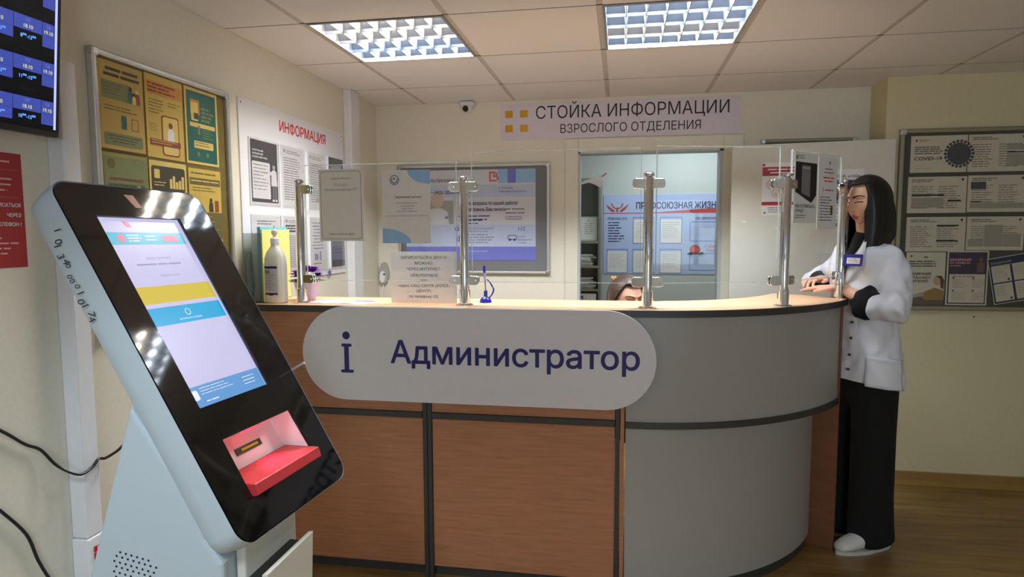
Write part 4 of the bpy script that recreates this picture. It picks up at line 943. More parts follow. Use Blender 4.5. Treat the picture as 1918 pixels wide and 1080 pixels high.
bd = [('document', 'paper with round dark virus picture, top of the large notice board', 1.583, 1.868, 1.775, 1.976, d_covid, 0), ('document', 'text sheet beside the virus picture, top row of the large notice board', 1.873, 2.165, 1.775, 1.976, d_sheet(121, [(.19, .28, .115, .145, GPL), (.19, .28, .10, .106, INK), (.19, .28, .03, .095, GPL)]), 0),
      ('document', 'text sheet with short black bar, second row of the large notice board', 1.578, 1.876, 1.552, 1.752, d_sheet(124, [(.02, .185, .095, .103, INK), (.205, .272, .062, .072, INK), (.02, .185, .03, .085, GPL)]), 0), ('document', 'text sheet with dark square, second row of the large notice board', 1.881, 2.172, 1.555, 1.755, d_sheet(127, [(.015, .09, .125, .165, BWP), (.015, .07, .055, .060, INK), (.015, .28, .02, .05, GPL)]), 0),
      ('document', 'text sheet with two black bars, third row of the large notice board', 1.580, 1.882, 1.338, 1.530, d_sheet(130, [(.155, .265, .140, .148, INK), (.155, .265, .056, .063, INK)]), 0), ('document', 'text sheet with grey columns, third row of the large notice board', 1.887, 2.172, 1.345, 1.530, d_sheet(133, [(.09, .18, .02, .14, GPL), (.185, .27, .02, .09, GPL), (.01, .085, .02, .06, GPL)]), 0)]
for nm, lab, a0, a1, b0, b1, fn, tl in bd: sheet(nm, lab, 'paper', FV3, a0, a1, b0, b1, DP, fn, tilt=tl, group='text sheets on the large notice board')
sheet('poster', 'dim poster of a resting figure under bold lettering, low on the large notice board', 'poster', FV3, 1.588, 1.790, 1.035, 1.334, DP, d_save)
sheet('poster', 'plum-topped vaccination poster in a dark border, low on the large notice board', 'poster', FV3, 1.797, 2.006, 1.038, 1.342, DP, d_vac, c=.002)
sheet('poster', 'tilted vaccination poster with four white fields, low on the large notice board', 'poster', FV3, 2.045, 2.262, 1.042, 1.30, DP, d_vac2, tilt=.19, c=.004)
for a0, lab in ((2.175, 'plain sheet at the end of the top row'), (2.182, 'plain sheet at the end of the second row')): pass
tag(MB().disc(FRW, 1.955, .972, .005, INK, .002, 10).build('wall_screw'), 'tiny dark screw in the wall under the large notice board', 'screw')

# ------------------------------------------------------------------ clear screens on the counter
POSTS = [((-1.367, 2.585), 'chrome post at the wall end of the counter, in front of the flowers'), ((-.637, 2.575), 'chrome post between the paper notice and the pen stand'), ((.104, 2.563), 'chrome post in front of the seated receptionist'), ((.645, 2.712), 'chrome post on the curve of the counter, beside the hanging leaflets'), ((.968, 3.068), 'chrome post at the counter tip beside the standing woman')]
DIRS = [((1, 0), (1, 0)), ((1, 0), (1, 0)), ((1, 0), V((.95, .26)).normalized()), (V((.95, .26)).normalized(), V((.68, .735)).normalized()), (V((.68, .735)).normalized(),)*2]
ZP = 1.660
for i, ((x, y), lab) in enumerate(POSTS):
    t = thing('screen_post', lab, 'post', (x, y, ZT), 'chrome posts of the counter screens')
    MB().lathe((x, y, ZT+.0003), [(.036, 0), (.036, .003), (.030, .006), (.0225, .0065), (.0225, .062), (.0195, .064), (.0195, .075)], CHROME, 24).build('base_flange', t, smooth=True)
    MB().lathe((x, y, ZT+.07), [(.0185, 0), (.0185, ZP-ZT-.07), (.014, ZP-ZT-.064)], CHROME, 24).build('tube', t, smooth=True)
    MB().lathe((x, y, ZP+.006), [(.014, 0), (.021, .002), (.021, .012), (.012, .018)], CHROME, 24).build('cap', t, smooth=True)
    for z in (1.640, 1.256):
        for sd, dr in ((-1, DIRS[i][0]), (1, DIRS[i][1])):
            if (i == 0 and sd < 0) or (i == 4 and sd > 0): continue
            Fc = Fr((x, y, z), (sd*dr[0], sd*dr[1], 0), (0, 0, 1))
            c = MB(); c.prism(Fc, rrect(.012, .062, -.019, .019, .012, 5), -.013, -.0065, CHROME); c.prism(Fc, rrect(.012, .062, -.019, .019, .012, 5), .0065, .013, CHROME); c.prism(Fc, [(.012, -.010), (.026, -.010), (.026, .010), (.012, .010)], -.0065, .0065, CHROME)
            bev(c.build('clamp', t, smooth=True), .002, 2)
            s_ = MB(); s_.lathe(Fc.P(.045, 0, -.016), [(.006, 0), (.006, .032)], CHROME, 12, axis=tuple(Fc.n)); s_.build('clamp_screw', t, smooth=True)
def pane(label, p0, p1, z0, z1):
    d = V((p1[0]-p0[0], p1[1]-p0[1], 0)); L = d.length; F = Fr((p0[0], p0[1], 0), d, (0, 0, 1))
    m = MB(); m.slab(F, 0, L, z0, z1, -.004, .004, GLASS)
    o = tag(m.build('clear_screen'), label, 'screen', 'clear screens on the counter')
    e = MB()
    for a0, a1, b0, b1 in ((0, .0022, z0, z1), (L-.0022, L, z0, z1), (.0022, L-.0022, z0, z0+.0022), (.0022, L-.0022, z1-.0022, z1)): e.slab(F, a0, a1, b0, b1, -.0042, .0042, GLASSE)
    e.build('polished_edge', o); return F
G1 = pane('clear screen pane holding two hanging notices, at the wall end', (-1.338, 2.583), (-.668, 2.577), 1.250, 1.742)
G2 = pane('clear screen pane above the pen stand, in the middle of the counter', (-.605, 2.575), (.076, 2.564), 1.250, 1.778)
G3 = pane('clear screen pane in front of the office doorway, on the curve', (.133, 2.570), (.617, 2.704), 1.250, 1.784)
G4 = pane('narrow clear screen pane with leaflets beside the standing woman', (.668, 2.739), (.948, 3.046), 1.250, 1.778)
def gx(F, x): return (x-F.o.x)/F.u.x
SH = M('translucent sheet', (222, 218, 210), .4, var=.02)
def d_q1(m, F, w_, h_):
    m.prism(F, rrect(.008, w_-.008, .008, h_-.008, .014, 4), 0, .0004, INK); m.prism(F, rrect(.0095, w_-.0095, .0095, h_-.0095, .013, 4), 0, .0008, SH)
    m.text(F, 'сообщество ВКонтакте', w_/2, h_-.042, .007, INK, w=.088, c=.0012); m.text(F, 'ГБУЗ МО', w_/2, h_-.072, .011, INKG, w=.062, c=.0012); m.text(F, '"Котельниковская ГП"', w_/2, h_-.091, .011, INKG, w=.150, c=.0012); m.text(F, 'Самое актуальное здесь!', w_/2, .026, .008, INK, w=.115, c=.0012)
sheet('notice_sheet', 'clear-coated notice with thin black rounded border hanging on the first screen', 'paper', G1.off(.0045), gx(G1, -1.270), gx(G1, -1.072), 1.420, 1.722, SH, d_q1)
def d_q2(m, F, w_, h_):
    m.disc(F, w_, h_, .098, LBLUE, .0006, 20, rb=.058, t0=math.pi, t1=1.5*math.pi); m.disc(F, 0, 0, .125, LBLUE, .0006, 20, rb=.062, t0=0, t1=.5*math.pi)
    m.disc(F, .056, h_-.040, .021, M('logo teal', (60, 150, 176), .5), .0007); m.disc(F, .056, h_-.040, .017, SH, .0010); m.ring(F, .056, h_-.040, .011, .014, NAVY, .0013, t0=2.6, t1=6.8); m.disc(F, .054, h_-.034, .0045, RED, .0014)
    m.text(F, 'Уважаемые жители!', w_/2+.01, h_-.115, .010, INK, w=.115); 
    for z, t_, ww in ((.138, 'Приглашаем вас вступить', .095), (.150, 'в сообщество', .06), (.161, 'поликлиники', .05), (.172, '«Котельники Здоровье»', .09)): m.text(F, t_, w_/2+.005, h_-z, .006, INKG, w=ww)
    m.text(F, 'Для вступления отсканируйте код на вашем устройстве', w_/2, h_-.190, .005, INKG, w=w_-.03)
sheet('notice_sheet', 'white notice with pale blue quarter circles hanging on the first screen', 'paper', G1.off(.0045), gx(G1, -.988), gx(G1, -.778), 1.410, 1.712, SH, d_q2)
def d_zap(m, F, w_, h_):
    ls = [('ЗАПИСАТЬСЯ К ВРАЧУ', .188, .205), ('МОЖНО:', .164, .08), ('ЧЕРЕЗ ИНТЕРНЕТ:', .139, .15), ('zdrav.mosreg.ru', .116, .12), ('или', .092, .026), ('через CALL-CENTR (КОЛЛ-', .068, .225), ('ЦЕНТР)', .046, .064), ('по телефону 122', .022, .128)]
    for t_, z, ww in ls: m.text(F, t_, w_/2, z, .0125, INK if ww > .03 else INKG, w=ww)
    m.rect(F, w_/2-.06, w_/2+.06, .1125, .1135, INK, .001)
sheet('notice_sheet', 'landscape paper notice in a plastic sleeve standing on the counter', 'paper', Fr((-.975, 2.592, 0), (1, .0, 0), (0, .03, 1)), 0, .292, 1.1545, 1.374, LPAPER, d_zap)
def d_best(m, F, w_, h_):
    m.poly(F, [(.008, h_-.040), (w_-.006, h_-.040), (w_-.006, .115), (w_-.045, .082), (.008, .125)], INK, .0007); m.poly(F, [(.055, h_-.052), (.125, h_-.052), (.125, .105), (.055, .120)], INKG, .0010); m.rect(F, .06, .12, h_-.066, h_-.058, INKL, .0013)
    m.rect(F, .01, .018, h_-.03, h_-.015, INK, .001); m.lines(F, .024, .08, h_-.03, h_-.012, 2, INKG, seed=141)
    m.text(F, 'МЫ ХОТИМ БЫТЬ', .012, .062, .014, INK, w=.155, align='l'); m.text(F, 'ЛУЧШЕ', .012, .042, .014, INK, w=.065, align='l'); m.lines(F, .012, .12, .016, .034, 2, INK, seed=142, fill=.25)
sheet('leaflet', 'leaflet with black pentagon hanging on the narrow screen', 'paper', G4.off(.0045), .014, .198, 1.487, 1.772, PAPER, d_best)
def d_lf(m, F, w_, h_):
    m.rect(F, .088, .10, h_-.03, h_-.018, INKG, .001); m.lines(F, .04, .14, h_-.075, h_-.045, 2, INKG, seed=143, align='c', fill=.3); m.lines(F, .03, .15, h_-.11, h_-.082, 2, RED, seed=144, align='c', fill=.35); m.text(F, '!', .04, h_-.15, .02, DRED, bold=.03); m.lines(F, .06, .15, h_-.148, h_-.134, 1, DRED, seed=145)
    m.lines(F, .02, w_-.03, .03, h_-.165, 9, INK, seed=146, fill=.25); m.rect(F, .115, .13, .06, .10, BWP, .0014)
sheet('leaflet', 'plain text leaflet hanging on the narrow screen nearest the woman', 'paper', G4.off(.0045), .207, .372, 1.462, 1.766, PAPER, d_lf)

# ------------------------------------------------------------------ things on the counter
fb = thing('file_box', 'clear file box with yellow and blue folders at the wall end of the counter', 'file box', (-1.58, 2.68, ZT))
FBX = [(-1.634, -1.532, 2.556, 2.80)]
ACR = glass_mat('smoky acrylic', (.86, .88, .87), 1.0)
YF_ = M('yellow folder', (244, 232, 140), .45); BF_ = M('blue folder', (120, 196, 224), .45); GLV = M('blue glove', (148, 170, 178), .6, var=.12, scale=40)
zb = ZT+.0005
b_ = MB(); b_.box(-1.624, -1.532, 2.556, 2.558, zb, 1.455, ACR); b_.box(-1.624, -1.622, 2.558, 2.80, zb, 1.455, ACR); b_.box(-1.622, -1.532, 2.798, 2.80, zb, 1.455, ACR); b_.box(-1.622, -1.532, 2.556, 2.80, zb, zb+.003, ACR); b_.build('acrylic_case', fb)
MB().box(-1.540, -1.533, 2.562, 2.796, zb+.004, 1.470, YF_).build('yellow_folder', fb); MB().box(-1.560, -1.545, 2.57, 2.796, zb+.004, 1.482, BF_).build('blue_folder', fb); MB().box(-1.60, -1.565, 2.59, 2.79, zb+.004, 1.45, PAPER).build('paper_stack', fb)
gm = MB(); gm.etube([(-1.612, 2.572, zb+.02), (-1.60, 2.572, 1.22), (-1.607, 2.572, 1.30), (-1.60, 2.572, 1.36)], [(.014, .010), (.017, .011), (.013, .010), (.006, .006)], GLV, n=12); gm.build('crumpled_glove', fb, smooth='all')
sb = thing('sanitizer_bottle', 'translucent white sanitizer bottle with navy label and pump cap', 'bottle', (-1.474, 2.562, ZT))
BOT = M('frosted plastic', (236, 236, 226), .3, alpha=.93)
def ovl(o, prof, mat, n=28, p=2.6):
    m = MB(); vs = []; fs = []
    for rx, ry, h in prof:
        for j in range(n):
            t = 2*math.pi*j/n; c, k_ = math.cos(t), math.sin(t); vs.append((o[0]+rx*math.copysign(abs(c)**(2/p), c), o[1]+ry*math.copysign(abs(k_)**(2/p), k_), o[2]+h))
    for i in range(len(prof)-1):
        for j in range(n): fs.append((i*n+j, i*n+(j+1) % n, (i+1)*n+(j+1) % n, (i+1)*n+j))
    fs += [tuple(range(n))[::-1], tuple(range((len(prof)-1)*n, len(prof)*n))]; m.add(vs, fs, mat); return m
ovl((-1.474, 2.562, ZT+.0004), [(.042, .030, 0), (.0475, .034, .004), (.0475, .034, .165), (.044, .032, .195), (.034, .026, .222), (.022, .019, .238), (.0165, .0165, .246), (.0165, .0165, .256)], BOT).build('body', sb, smooth=True)
MB().lathe((-1.474, 2.562, ZT+.2565), [(.018, 0), (.018, .022), (.013, .025), (.007, .026), (.007, .036)], WHITE).build('collar', sb, smooth=True)
m = MB(); m.lathe((-1.474, 2.562, ZT+.292), [(.003, 0), (.011, .004), (.014, .013), (.012, .021), (.005, .026), (.003, .027), (.003, .042)], M('cream plastic', (230, 222, 206), .4)); m.build('pump_ball', sb, smooth=True)
lb = MB(); LBM = M('label paper', (206, 208, 216), .5)
for i in range(10):
    for (z0, z1, mt) in ((.045, .150, LBM), (.036, .045, NAVY), (.150, .160, NAVY)):
        x0 = -.036+.060*i/10; x1 = x0+.006; yy = lambda x: -.034*(1-abs(x/.0475)**2.6)**(1/2.6)-.0008
        lb.add([(-1.474+x, 2.562+yy(x), ZT+z) for x, z in ((x0, z0+(.004*math.sin(i) if mt is NAVY and z0 < .1 else 0)), (x1, z0), (x1, z1), (x0, z1))], [(0, 1, 2, 3)], mt)
lb.build('label', sb, fix=False)
m = MB(); Flb = Fr((-1.474, 2.562-.0352, ZT), (1, 0, 0), (0, 0, 1)); m.lines(Flb, -.030, .018, .055, .125, 9, INKG, .0003, fill=.25, seed=151); m.rect(Flb, -.03, -.008, .128, .143, INKG, .0004); m.build('label_print', sb)
# flower pot
fp = thing('flower_pot', 'lilac paper pot of purple artificial flowers behind the first post', 'flower pot', (-1.395, 2.680, ZT))
PC = (-1.395, 2.680)
LIL = M('lilac paper', (216, 188, 208), .6); PUR = M('purple petal', (122, 48, 164), .6, var=.25, scale=60); LEAF = M('leaf green', (96, 142, 66), .5)
m = MB(); n = 20; prof = [(.036, .0005), (.047, .05), (.056, .088), (.050, .088), (.043, .05), (.034, .004)]
vs = []; fs = []
for r_, h in prof:
    for j in range(n): t = 2*math.pi*j/n; q = 1+.10*math.sin(j*2.1)*(h/.09); vs.append((PC[0]+r_*q*math.cos(t), PC[1]+r_*q*math.sin(t), ZT+h+.010*math.sin(j*1.7)*(h > .08)))
for i in range(len(prof)-1):
    for j in range(n): fs.append((i*n+j, i*n+(j+1) % n, (i+1)*n+(j+1) % n, (i+1)*n+j))
fs += [tuple(range(n))[::-1], tuple(range((len(prof)-1)*n, len(prof)*n))]
m.add(vs, fs, LIL); m.build('wrapped_pot', fp)
rnd = random.Random(5)
for q, (dx, dy, dz, s_) in enumerate(((-.034, -.012, .112, .028), (.0, -.022, .126, .030), (.034, -.008, .122, .028), (-.014, .022, .132, .028), (.022, .026, .128, .026), (-.048, .012, .098, .022), (.048, .014, .104, .022))):
    m = MB(); s_ *= 1.45; c = V((PC[0]+dx*1.05, PC[1]+dy, ZT+dz+.004))
    for ring_, (np_, tilt_, rs) in enumerate(((8, .15, 1), (7, .6, .85), (5, 1.05, .6))):
        for k_ in range(np_):
            t = 2*math.pi*k_/np_+ring_*.5+rnd.random()*.3; d = V((math.cos(t)*math.cos(tilt_), math.sin(t)*math.cos(tilt_), math.sin(tilt_))); sd = V((-math.sin(t), math.cos(t), 0)); L = s_*rs; up_ = d.cross(sd)
            m.add([c, c+d*L*.55+sd*L*.42+up_*.003, c+d*L+sd*L*.22-up_*.002, c+d*L*1.02-sd*L*.2-up_*.002, c+d*L*.55-sd*L*.42+up_*.003], [(0, 1, 2, 3, 4)], PUR)
    m.build('bloom', fp, fix=False)
for q in range(9):
    t = q*.7+.3; c = V((PC[0]+.03*math.cos(t), PC[1]+.03*math.sin(t), ZT+.085)); d = V((math.cos(t), math.sin(t), .15)); sd = V((-math.sin(t), math.cos(t), 0)); L = .055+.012*math.sin(q*2)
    m = MB(); m.add([c, c+d*L*.4+sd*.013+V((0, 0, .006)), c+d*L+V((0, 0, -.008)), c+d*L*.4-sd*.013+V((0, 0, .006))], [(0, 1, 2, 3)], LEAF); m.build('leaf', fp, fix=False)
# small pale vase-like holder behind the bottle is not there; leaflets on the counter
FT_ = Fr((0, 0, ZT), (1, 0, 0), (0, 1, 0), (0, 0, 1))
def d_lfl(seed, c1):
    def f(m, F, w_, h_): m.rect(F, .005, w_-.005, h_-.045, h_-.005, c1, .0003); m.rect(F, .0, w_*.4, .0, .03, LBLUE, .0003); m.lines(F, .01, w_-.01, .04, h_-.055, 6, INKG, .0004, seed=seed, fill=.25)
    return f
sheet('leaflet', 'blue and white leaflet lying on the counter in front of the flowers', 'paper', FT_, -1.315, -1.19, 2.545, 2.70, LPAPER, d_lfl(161, LBLUE), thick=.0010, tilt=.15)
sheet('leaflet', 'white leaflet lying on the counter between the flowers and paper notice', 'paper', FT_, -1.175, -1.065, 2.55, 2.69, LPAPER, d_lfl(163, PBLUE), thick=.0010, tilt=-.10)
# pen on a stand
pe = thing('desk_pen', 'blue pen on a coiled cord standing in a round blue base', 'pen', (-.573, 2.69, ZT))
PB = M('blue plastic', (36, 40, 160), .25); MB().lathe((-.573, 2.69, ZT+.0004), [(.026, 0), (.026, .006), (.020, .018), (.010, .024), (.008, .026), (.008, .05), (.005, .052)], PB).build('base', pe, smooth=True)
MB().tube([(-.573, 2.69, ZT+.045), (-.576, 2.69, ZT+.13)], .003, CHROME).build('pen_tip', pe, smooth=True)
MB().tube([(-.5755, 2.69, ZT+.098), (-.578, 2.69, ZT+.128)], .0050, M('lilac plastic', (170, 170, 220), .4)).build('pen_grip', pe, smooth=True); MB().tube([(-.578, 2.69, ZT+.128), (-.579, 2.69, ZT+.158)], .0058, PB).build('pen_barrel', pe, smooth=True)
P = []
for q in range(120):
    u = q/119; cx_ = -.570+.028*math.sin(u*math.pi)*(1 if u < .6 else .9)+.004; z = ZT+.012+.088*u; P.append((cx_+.003*math.cos(q*1.3), 2.69+.003*math.sin(q*1.3), z))
MB().tube(P, .0016, PB, n=5).build('coiled_cord', pe, smooth='all')

# ------------------------------------------------------------------ people
def remesh_mb(mb, voxel, smooth=6, fac=.5):
    me = mb.mesh('tmp'); o = bpy.data.objects.new('tmp', me); COL.objects.link(o)
    r = o.modifiers.new('r', 'REMESH'); r.mode = 'VOXEL'; r.voxel_size = voxel; r.use_smooth_shade = True
    if smooth: q = o.modifiers.new('s', 'SMOOTH'); q.factor = fac; q.iterations = smooth
    bpy.context.view_layer.update()
    out = bpy.data.meshes.new_from_object(o.evaluated_get(bpy.context.evaluated_depsgraph_get()))
    bpy.data.objects.remove(o); bpy.data.meshes.remove(me); out.materials.clear(); return out
def join_meshes(name, lst):
    """lst of (mesh, material index or None): one mesh, materials set afterwards"""
    v, f, mi = [], [], []
    for me, k_ in lst:
        b0 = len(v); v += [tuple(x.co) for x in me.vertices]
        for p in me.polygons: f.append([b0+a for a in p.vertices]); mi.append(p.material_index if k_ is None else k_)
    me = bpy.data.meshes.new(name); me.from_pydata(v, [], f); me.polygons.foreach_set('material_index', mi); me.update()
    return me
def gs(x, s): return math.exp(-(x/s)**2)
BROW = M('brow', (30, 24, 22), .8); EYEW = M('eye white', (226, 220, 214), .3); CHEEK = SKIN
def head_mesh(mtx, k, n1=150, n2=150, look_down=True):
    """face towards +x in its own frame; k scales; material 0 skin, 1 lips, 2 brow and lashes, 3 eye"""
    vs, fs, mi = [], [], []
    P = []
    for i in range(n1+1):
        th = math.pi*i/n1
        for j in range(n2):
            ph = 2*math.pi*j/n2
            # denser towards the face
            ph = ph-.45*math.sin(ph)
            dx, dy, dz = math.sin(th)*math.cos(ph), math.sin(th)*math.sin(ph), math.cos(th)
            x, y, z = .096*dx, .074*dy, .115*dz
            lo = max(0, -z/.115)
            y *= 1-.36*lo**1.6
            if x < 0: x *= 1-.62*lo**1.2
            else: x *= 1-.10*lo**2
            x += .020*lo*(1 if x > 0 else .6)
            if z > .03: x -= .010*((z-.03)/.085)**2*(x > 0)
            if dx > 0:
                fr = min(1, dx*1.6)
                ay = abs(y)
                nz = (z+.030)
                br = max(0, min(1, (.022-z)/.050)) if z > -.028 else gs(z+.028, .009)
                x += fr*(.033*br*gs(y, .0080+.006*gs(z+.027, .012))+.007*gs(ay-.013, .007)*gs(z+.030, .008))
                x -= fr*.015*gs(ay-.031, .017)*gs(z-.011, .012)
                x += fr*.0065*gs(ay-.031, .014)*gs(z-.006, .0085)
                x += fr*.006*gs(ay-.028, .022)*gs(z-.030, .009)
                x += fr*(.0075*gs(y, .019)*gs(z+.0605, .0048)+.0085*gs(y, .017)*gs(z+.0715, .0055)-.003*gs(y, .024)*gs(z+.0655, .0022))
                x += fr*.008*gs(y, .020)*gs(z+.099, .014)-fr*.003*gs(y, .02)*gs(z+.083, .006)
                x += fr*.004*gs(ay-.040, .018)*gs(z+.022, .020)
            P.append((x, y, z))
    vs = [tuple(mtx @ V((x*k, y*k, z*k))) for x, y, z in P]
    for i in range(n1):
        for j in range(n2):
            q = (i*n2+j, i*n2+(j+1) % n2, (i+1)*n2+(j+1) % n2, (i+1)*n2+j)
            x = sum(P[a][0] for a in q)/4; y = sum(P[a][1] for a in q)/4; z = sum(P[a][2] for a in q)/4; ay = abs(y); m_ = 0
            if x > .035:
                arch = .0275+.006*gs(ay-.036, .016)-.10*max(0, ay-.040)
                th_ = .0044*(1-.55*max(0, (ay-.02)/.03))
                if .012 < ay < .053 and abs(z-arch) < th_: m_ = 2
                lid = .0022+.0032*(1-((ay-.031)/.016)**2)
                if abs(ay-.031) < .0175 and abs(z-lid) < .0024: m_ = 2
                if not look_down and abs(ay-.031) < .013 and abs(z-.0045) < .0045*(1-((ay-.031)/.014)**2): m_ = 2 if abs(ay-.031) < .0055 else 3
                lw = .0235
                if ay < lw and -.0655-.0125*(1-(ay/lw)**2) < z < -.0655+.0110*(1-(ay/lw)**2)-.002*gs(y, .004): m_ = 1
            fs.append(q); mi.append(m_)
    me = bpy.data.meshes.new('head'); me.from_pydata(vs, [], fs); me.polygons.foreach_set('material_index', mi); me.update(); return me
def frame_mtx(o, yaw, pitch=0, roll=0):
    return Matrix.Translation(V(o)) @ Matrix.Rotation(yaw, 4, 'Z') @ Matrix.Rotation(pitch, 4, 'Y') @ Matrix.Rotation(roll, 4, 'X')
def hand(mb, wrist, knuck, up, side, curl, k=1.0, thumb=1, spread=.05, drop=0):
    """palm and five fingers; side = direction across the palm towards the index finger"""
    w_, kn = V(wrist), V(knuck); d = (kn-w_).normalized(); up = V(up).normalized(); sd = V(side); sd = (sd-d*sd.dot(d)-up*sd.dot(up)).normalized()
    mb.etube([w_-d*.03*k, w_, w_+d*.03*k, kn-d*.012*k, kn+d*.004*k], [(.026*k, .020*k), (.027*k, .018*k), (.036*k, .015*k), (.040*k, .013*k), (.037*k, .010*k)], SKIN, up=up, n=14)
    for q, (off, ln, r_) in enumerate(((.030, .072, .0082), (.010, .081, .0086), (-.010, .076, .0082), (-.029, .058, .0072))):
        p = kn+sd*off*k-d*.008*k-(d*.008*k if q == 3 else V((0, 0, 0))); dd = (d+sd*spread*(1.2-q*.8)).normalized(); pts = [p]; a = 0
        for sgm, fr in enumerate((.46, .30, .24)):
            a += curl[sgm]; v_ = dd*math.cos(a)-up*math.sin(a); p = p+v_*ln*fr*k; pts.append(p)
        mb.etube(pts, [(r_*k*1.05,)*2, (r_*k,)*2, (r_*k*.92,)*2, (r_*k*.72,)*2], SKIN, up=up, n=10, dome=3)
    b0 = w_+sd*.020*k+d*.018*k; b1 = b0+(d*.6+sd*.75*thumb-up*.1).normalized()*.040*k; b2 = b1+(d*.9+sd*.35*thumb-up*.15).normalized()*.030*k; b3 = b2+(d*1+sd*.1*thumb-up*.2).normalized()*.022*k
    mb.etube([b0, b1, b2, b3], [(.014*k,)*2, (.0105*k,)*2, (.0095*k,)*2, (.007*k,)*2], SKIN, up=up, n=10)
def folds(me, amp, sc, axis_scale=(1, 1, .35), seed=0, zmax=None):
    co = [v.co.copy() for v in me.vertices]; no = [V(n_.vector) for n_ in me.vertex_normals]; out = []
    for c, n_ in zip(co, no):
        out += list(c+n_*amp*noise.noise(V((c.x*axis_scale[0], c.y*axis_scale[1], c.z*axis_scale[2]))*sc+V((seed, 0, 0))))
    me.vertices.foreach_set('co', out); me.update()
def hair_sheet(mtx, k, th_front, th_side, drop_side, drop_back, fwd, back, puff=1.0, nphi=96, nr=30, mat=HAIRB, a0=48, a1=78, seed=1):
    m = MB(); vs = []; fs = []
    for j in range(nphi):
        al = 360*j/nphi; ad = al if al <= 180 else al-360; aa = abs(ad)
        u = max(0, min(1, (aa-a0)/(a1-a0))); u = u*u*(3-2*u)
        th_end = th_front+(th_side-th_front)*u
        ub = max(0, min(1, (aa-100)/50)); drop = u*(drop_side+(drop_back-drop_side)*ub)
        c, s_ = math.cos(math.radians(ad)), math.sin(math.radians(ad))
        nth = 14
        for i in range(nr):
            if i < nth:
                th = math.radians(th_end)*i/(nth-1); x, y, z = .106*math.sin(th)*c-.004, .088*math.sin(th)*s_, .122*math.cos(th)+.003
                if x < -.0: x *= 1.06
                w_ = 1+.03*puff*math.sin(th)
                x *= w_; y *= w_; ex, ey, ez = x, y, z
            else:
                t = (i-nth+1)/(nr-nth); fl = (fwd*(1-ub)-back*ub)*u
                x = ex+fl*t**1.3+.008*math.sin(3*t)*c; y = ey*(1+.16*puff*math.sin(min(1, t*1.2)*2.6)-.40*t*t); z = ez-drop*t
                z += .012*noise.noise(V((ad*.09, seed, 0)))*t*(drop > .05)
            nn = noise.noise(V((c*4, s_*4, seed)))*.004+noise.noise(V((c*16, s_*16, seed+2)))*.002
            f_ = 1+nn*8*(min(1, i/nth))
            vs.append(tuple(mtx @ V((x*f_*k, y*f_*k, z*k))))
    for j in range(nphi):
        for i in range(nr-1): fs.append((j*nr+i, ((j+1) % nphi)*nr+i, ((j+1) % nphi)*nr+i+1, j*nr+i+1))
    m.add(vs, fs, mat); return m

# ---- standing woman
WO = V((1.105, 3.145, 0)); WA = math.radians(203); WF = V((math.cos(WA), math.sin(WA), 0)); WL = V((-math.sin(WA), math.cos(WA), 0))
def W(f, l, z): return WO+WF*f+WL*l+V((0, 0, z))
wm = thing('person', 'standing woman in white coat, black top and wide black trousers by the counter tip', 'person', tuple(WO))
HM = frame_mtx((1.088, 3.118, 1.588), math.radians(204), math.radians(9))
body = MB()
body.etube([W(0, 0, z) for z in (.86, 1.0, 1.15, 1.28, 1.36)]+[W(-.005, 0, 1.41)], [(.13, .085), (.11, .08), (.12, .085), (.125, .08), (.10, .06), (.055, .055)], SKIN, up=WF, n=20)
body.etube([W(-.01, 0, 1.34), W(-.005, 0, 1.43), V((1.094, 3.122, 1.50)), V((1.092, 3.12, 1.56))], [(.06, .06), (.052, .052), (.050, .052), (.052, .056)], SKIN, up=WF, n=18)
for s_ in (-1, 1):
    body.etube([W(0, s_*.065, .88), W(0, s_*.08, .48), W(.0, s_*.09, .10), W(.0, s_*.09, .06)], [(.055, .06), (.045, .05), (.034, .036), (.034, .04)], SKIN, up=WF, n=14)
LE, LWr, LK = V((1.126, 2.912, 1.108)), V((.978, 3.085, 1.200)), V((.905, 3.182, 1.190))
RS_, RE, RWr, RK = W(-.01, -.12, 1.33), V((.955, 3.415, 1.19)), V((.958, 3.292, 1.222)), V((.892, 3.236, 1.224))
body.etube([W(-.01, .12, 1.33), W(.02, .175, 1.22), LE.lerp(W(.02, .175, 1.22), .35)], [(.038, .038), (.036, .036), (.034, .034)], SKIN, n=14)
body.etube([RS_, (RS_+RE)/2+WL*-.02, RE], [(.038, .038), (.036, .036), (.034, .034)], SKIN, n=14)
bm1 = remesh_mb(body, .008, 4)
arms = MB()
arms.etube([LE.lerp(LWr, .18), LE.lerp(LWr, .5)+V((0, 0, -.006)), LWr, LWr+(LK-LWr)*.3], [(.033, .034), (.034, .036), (.026, .021), (.026, .018)], SKIN, n=16, up=(0, 0, 1))
arms.etube([RE, RE.lerp(RWr, .5), RWr, RWr+(RK-RWr)*.3], [(.038, .038), (.033, .035), (.025, .021), (.025, .018)], SKIN, n=16, up=(0, 0, 1))
hand(arms, LWr, LK, (-.12, .1, 1), (-.6, -.6, 0), (.10, .10, .06), k=.98, thumb=1)
hand(arms, RWr, RK, (-.25, -.1, 1), (.5, -.7, 0), (.25, .45, .25), k=.94, thumb=1, spread=.10)
bm2 = remesh_mb(arms, .0032, 3)
hm = head_mesh(HM, .93, 300, 300)
bmsh = join_meshes('body', [(bm1, 0), (bm2, 0), (hm, None)])
for q in (SKIN, LIP, BROW, EYEW): bmsh.materials.append(q)
link('body', bmsh, wm, 'all')
hr = hair_sheet(HM, .93, 45, 98, .315, .17, .095, .015, puff=.75, a0=52, a1=84).build('hair', wm, smooth='all', fix=False)
sm_ = hr.modifiers.new('s', 'SOLIDIFY'); sm_.thickness = .005; sm_.offset = 1
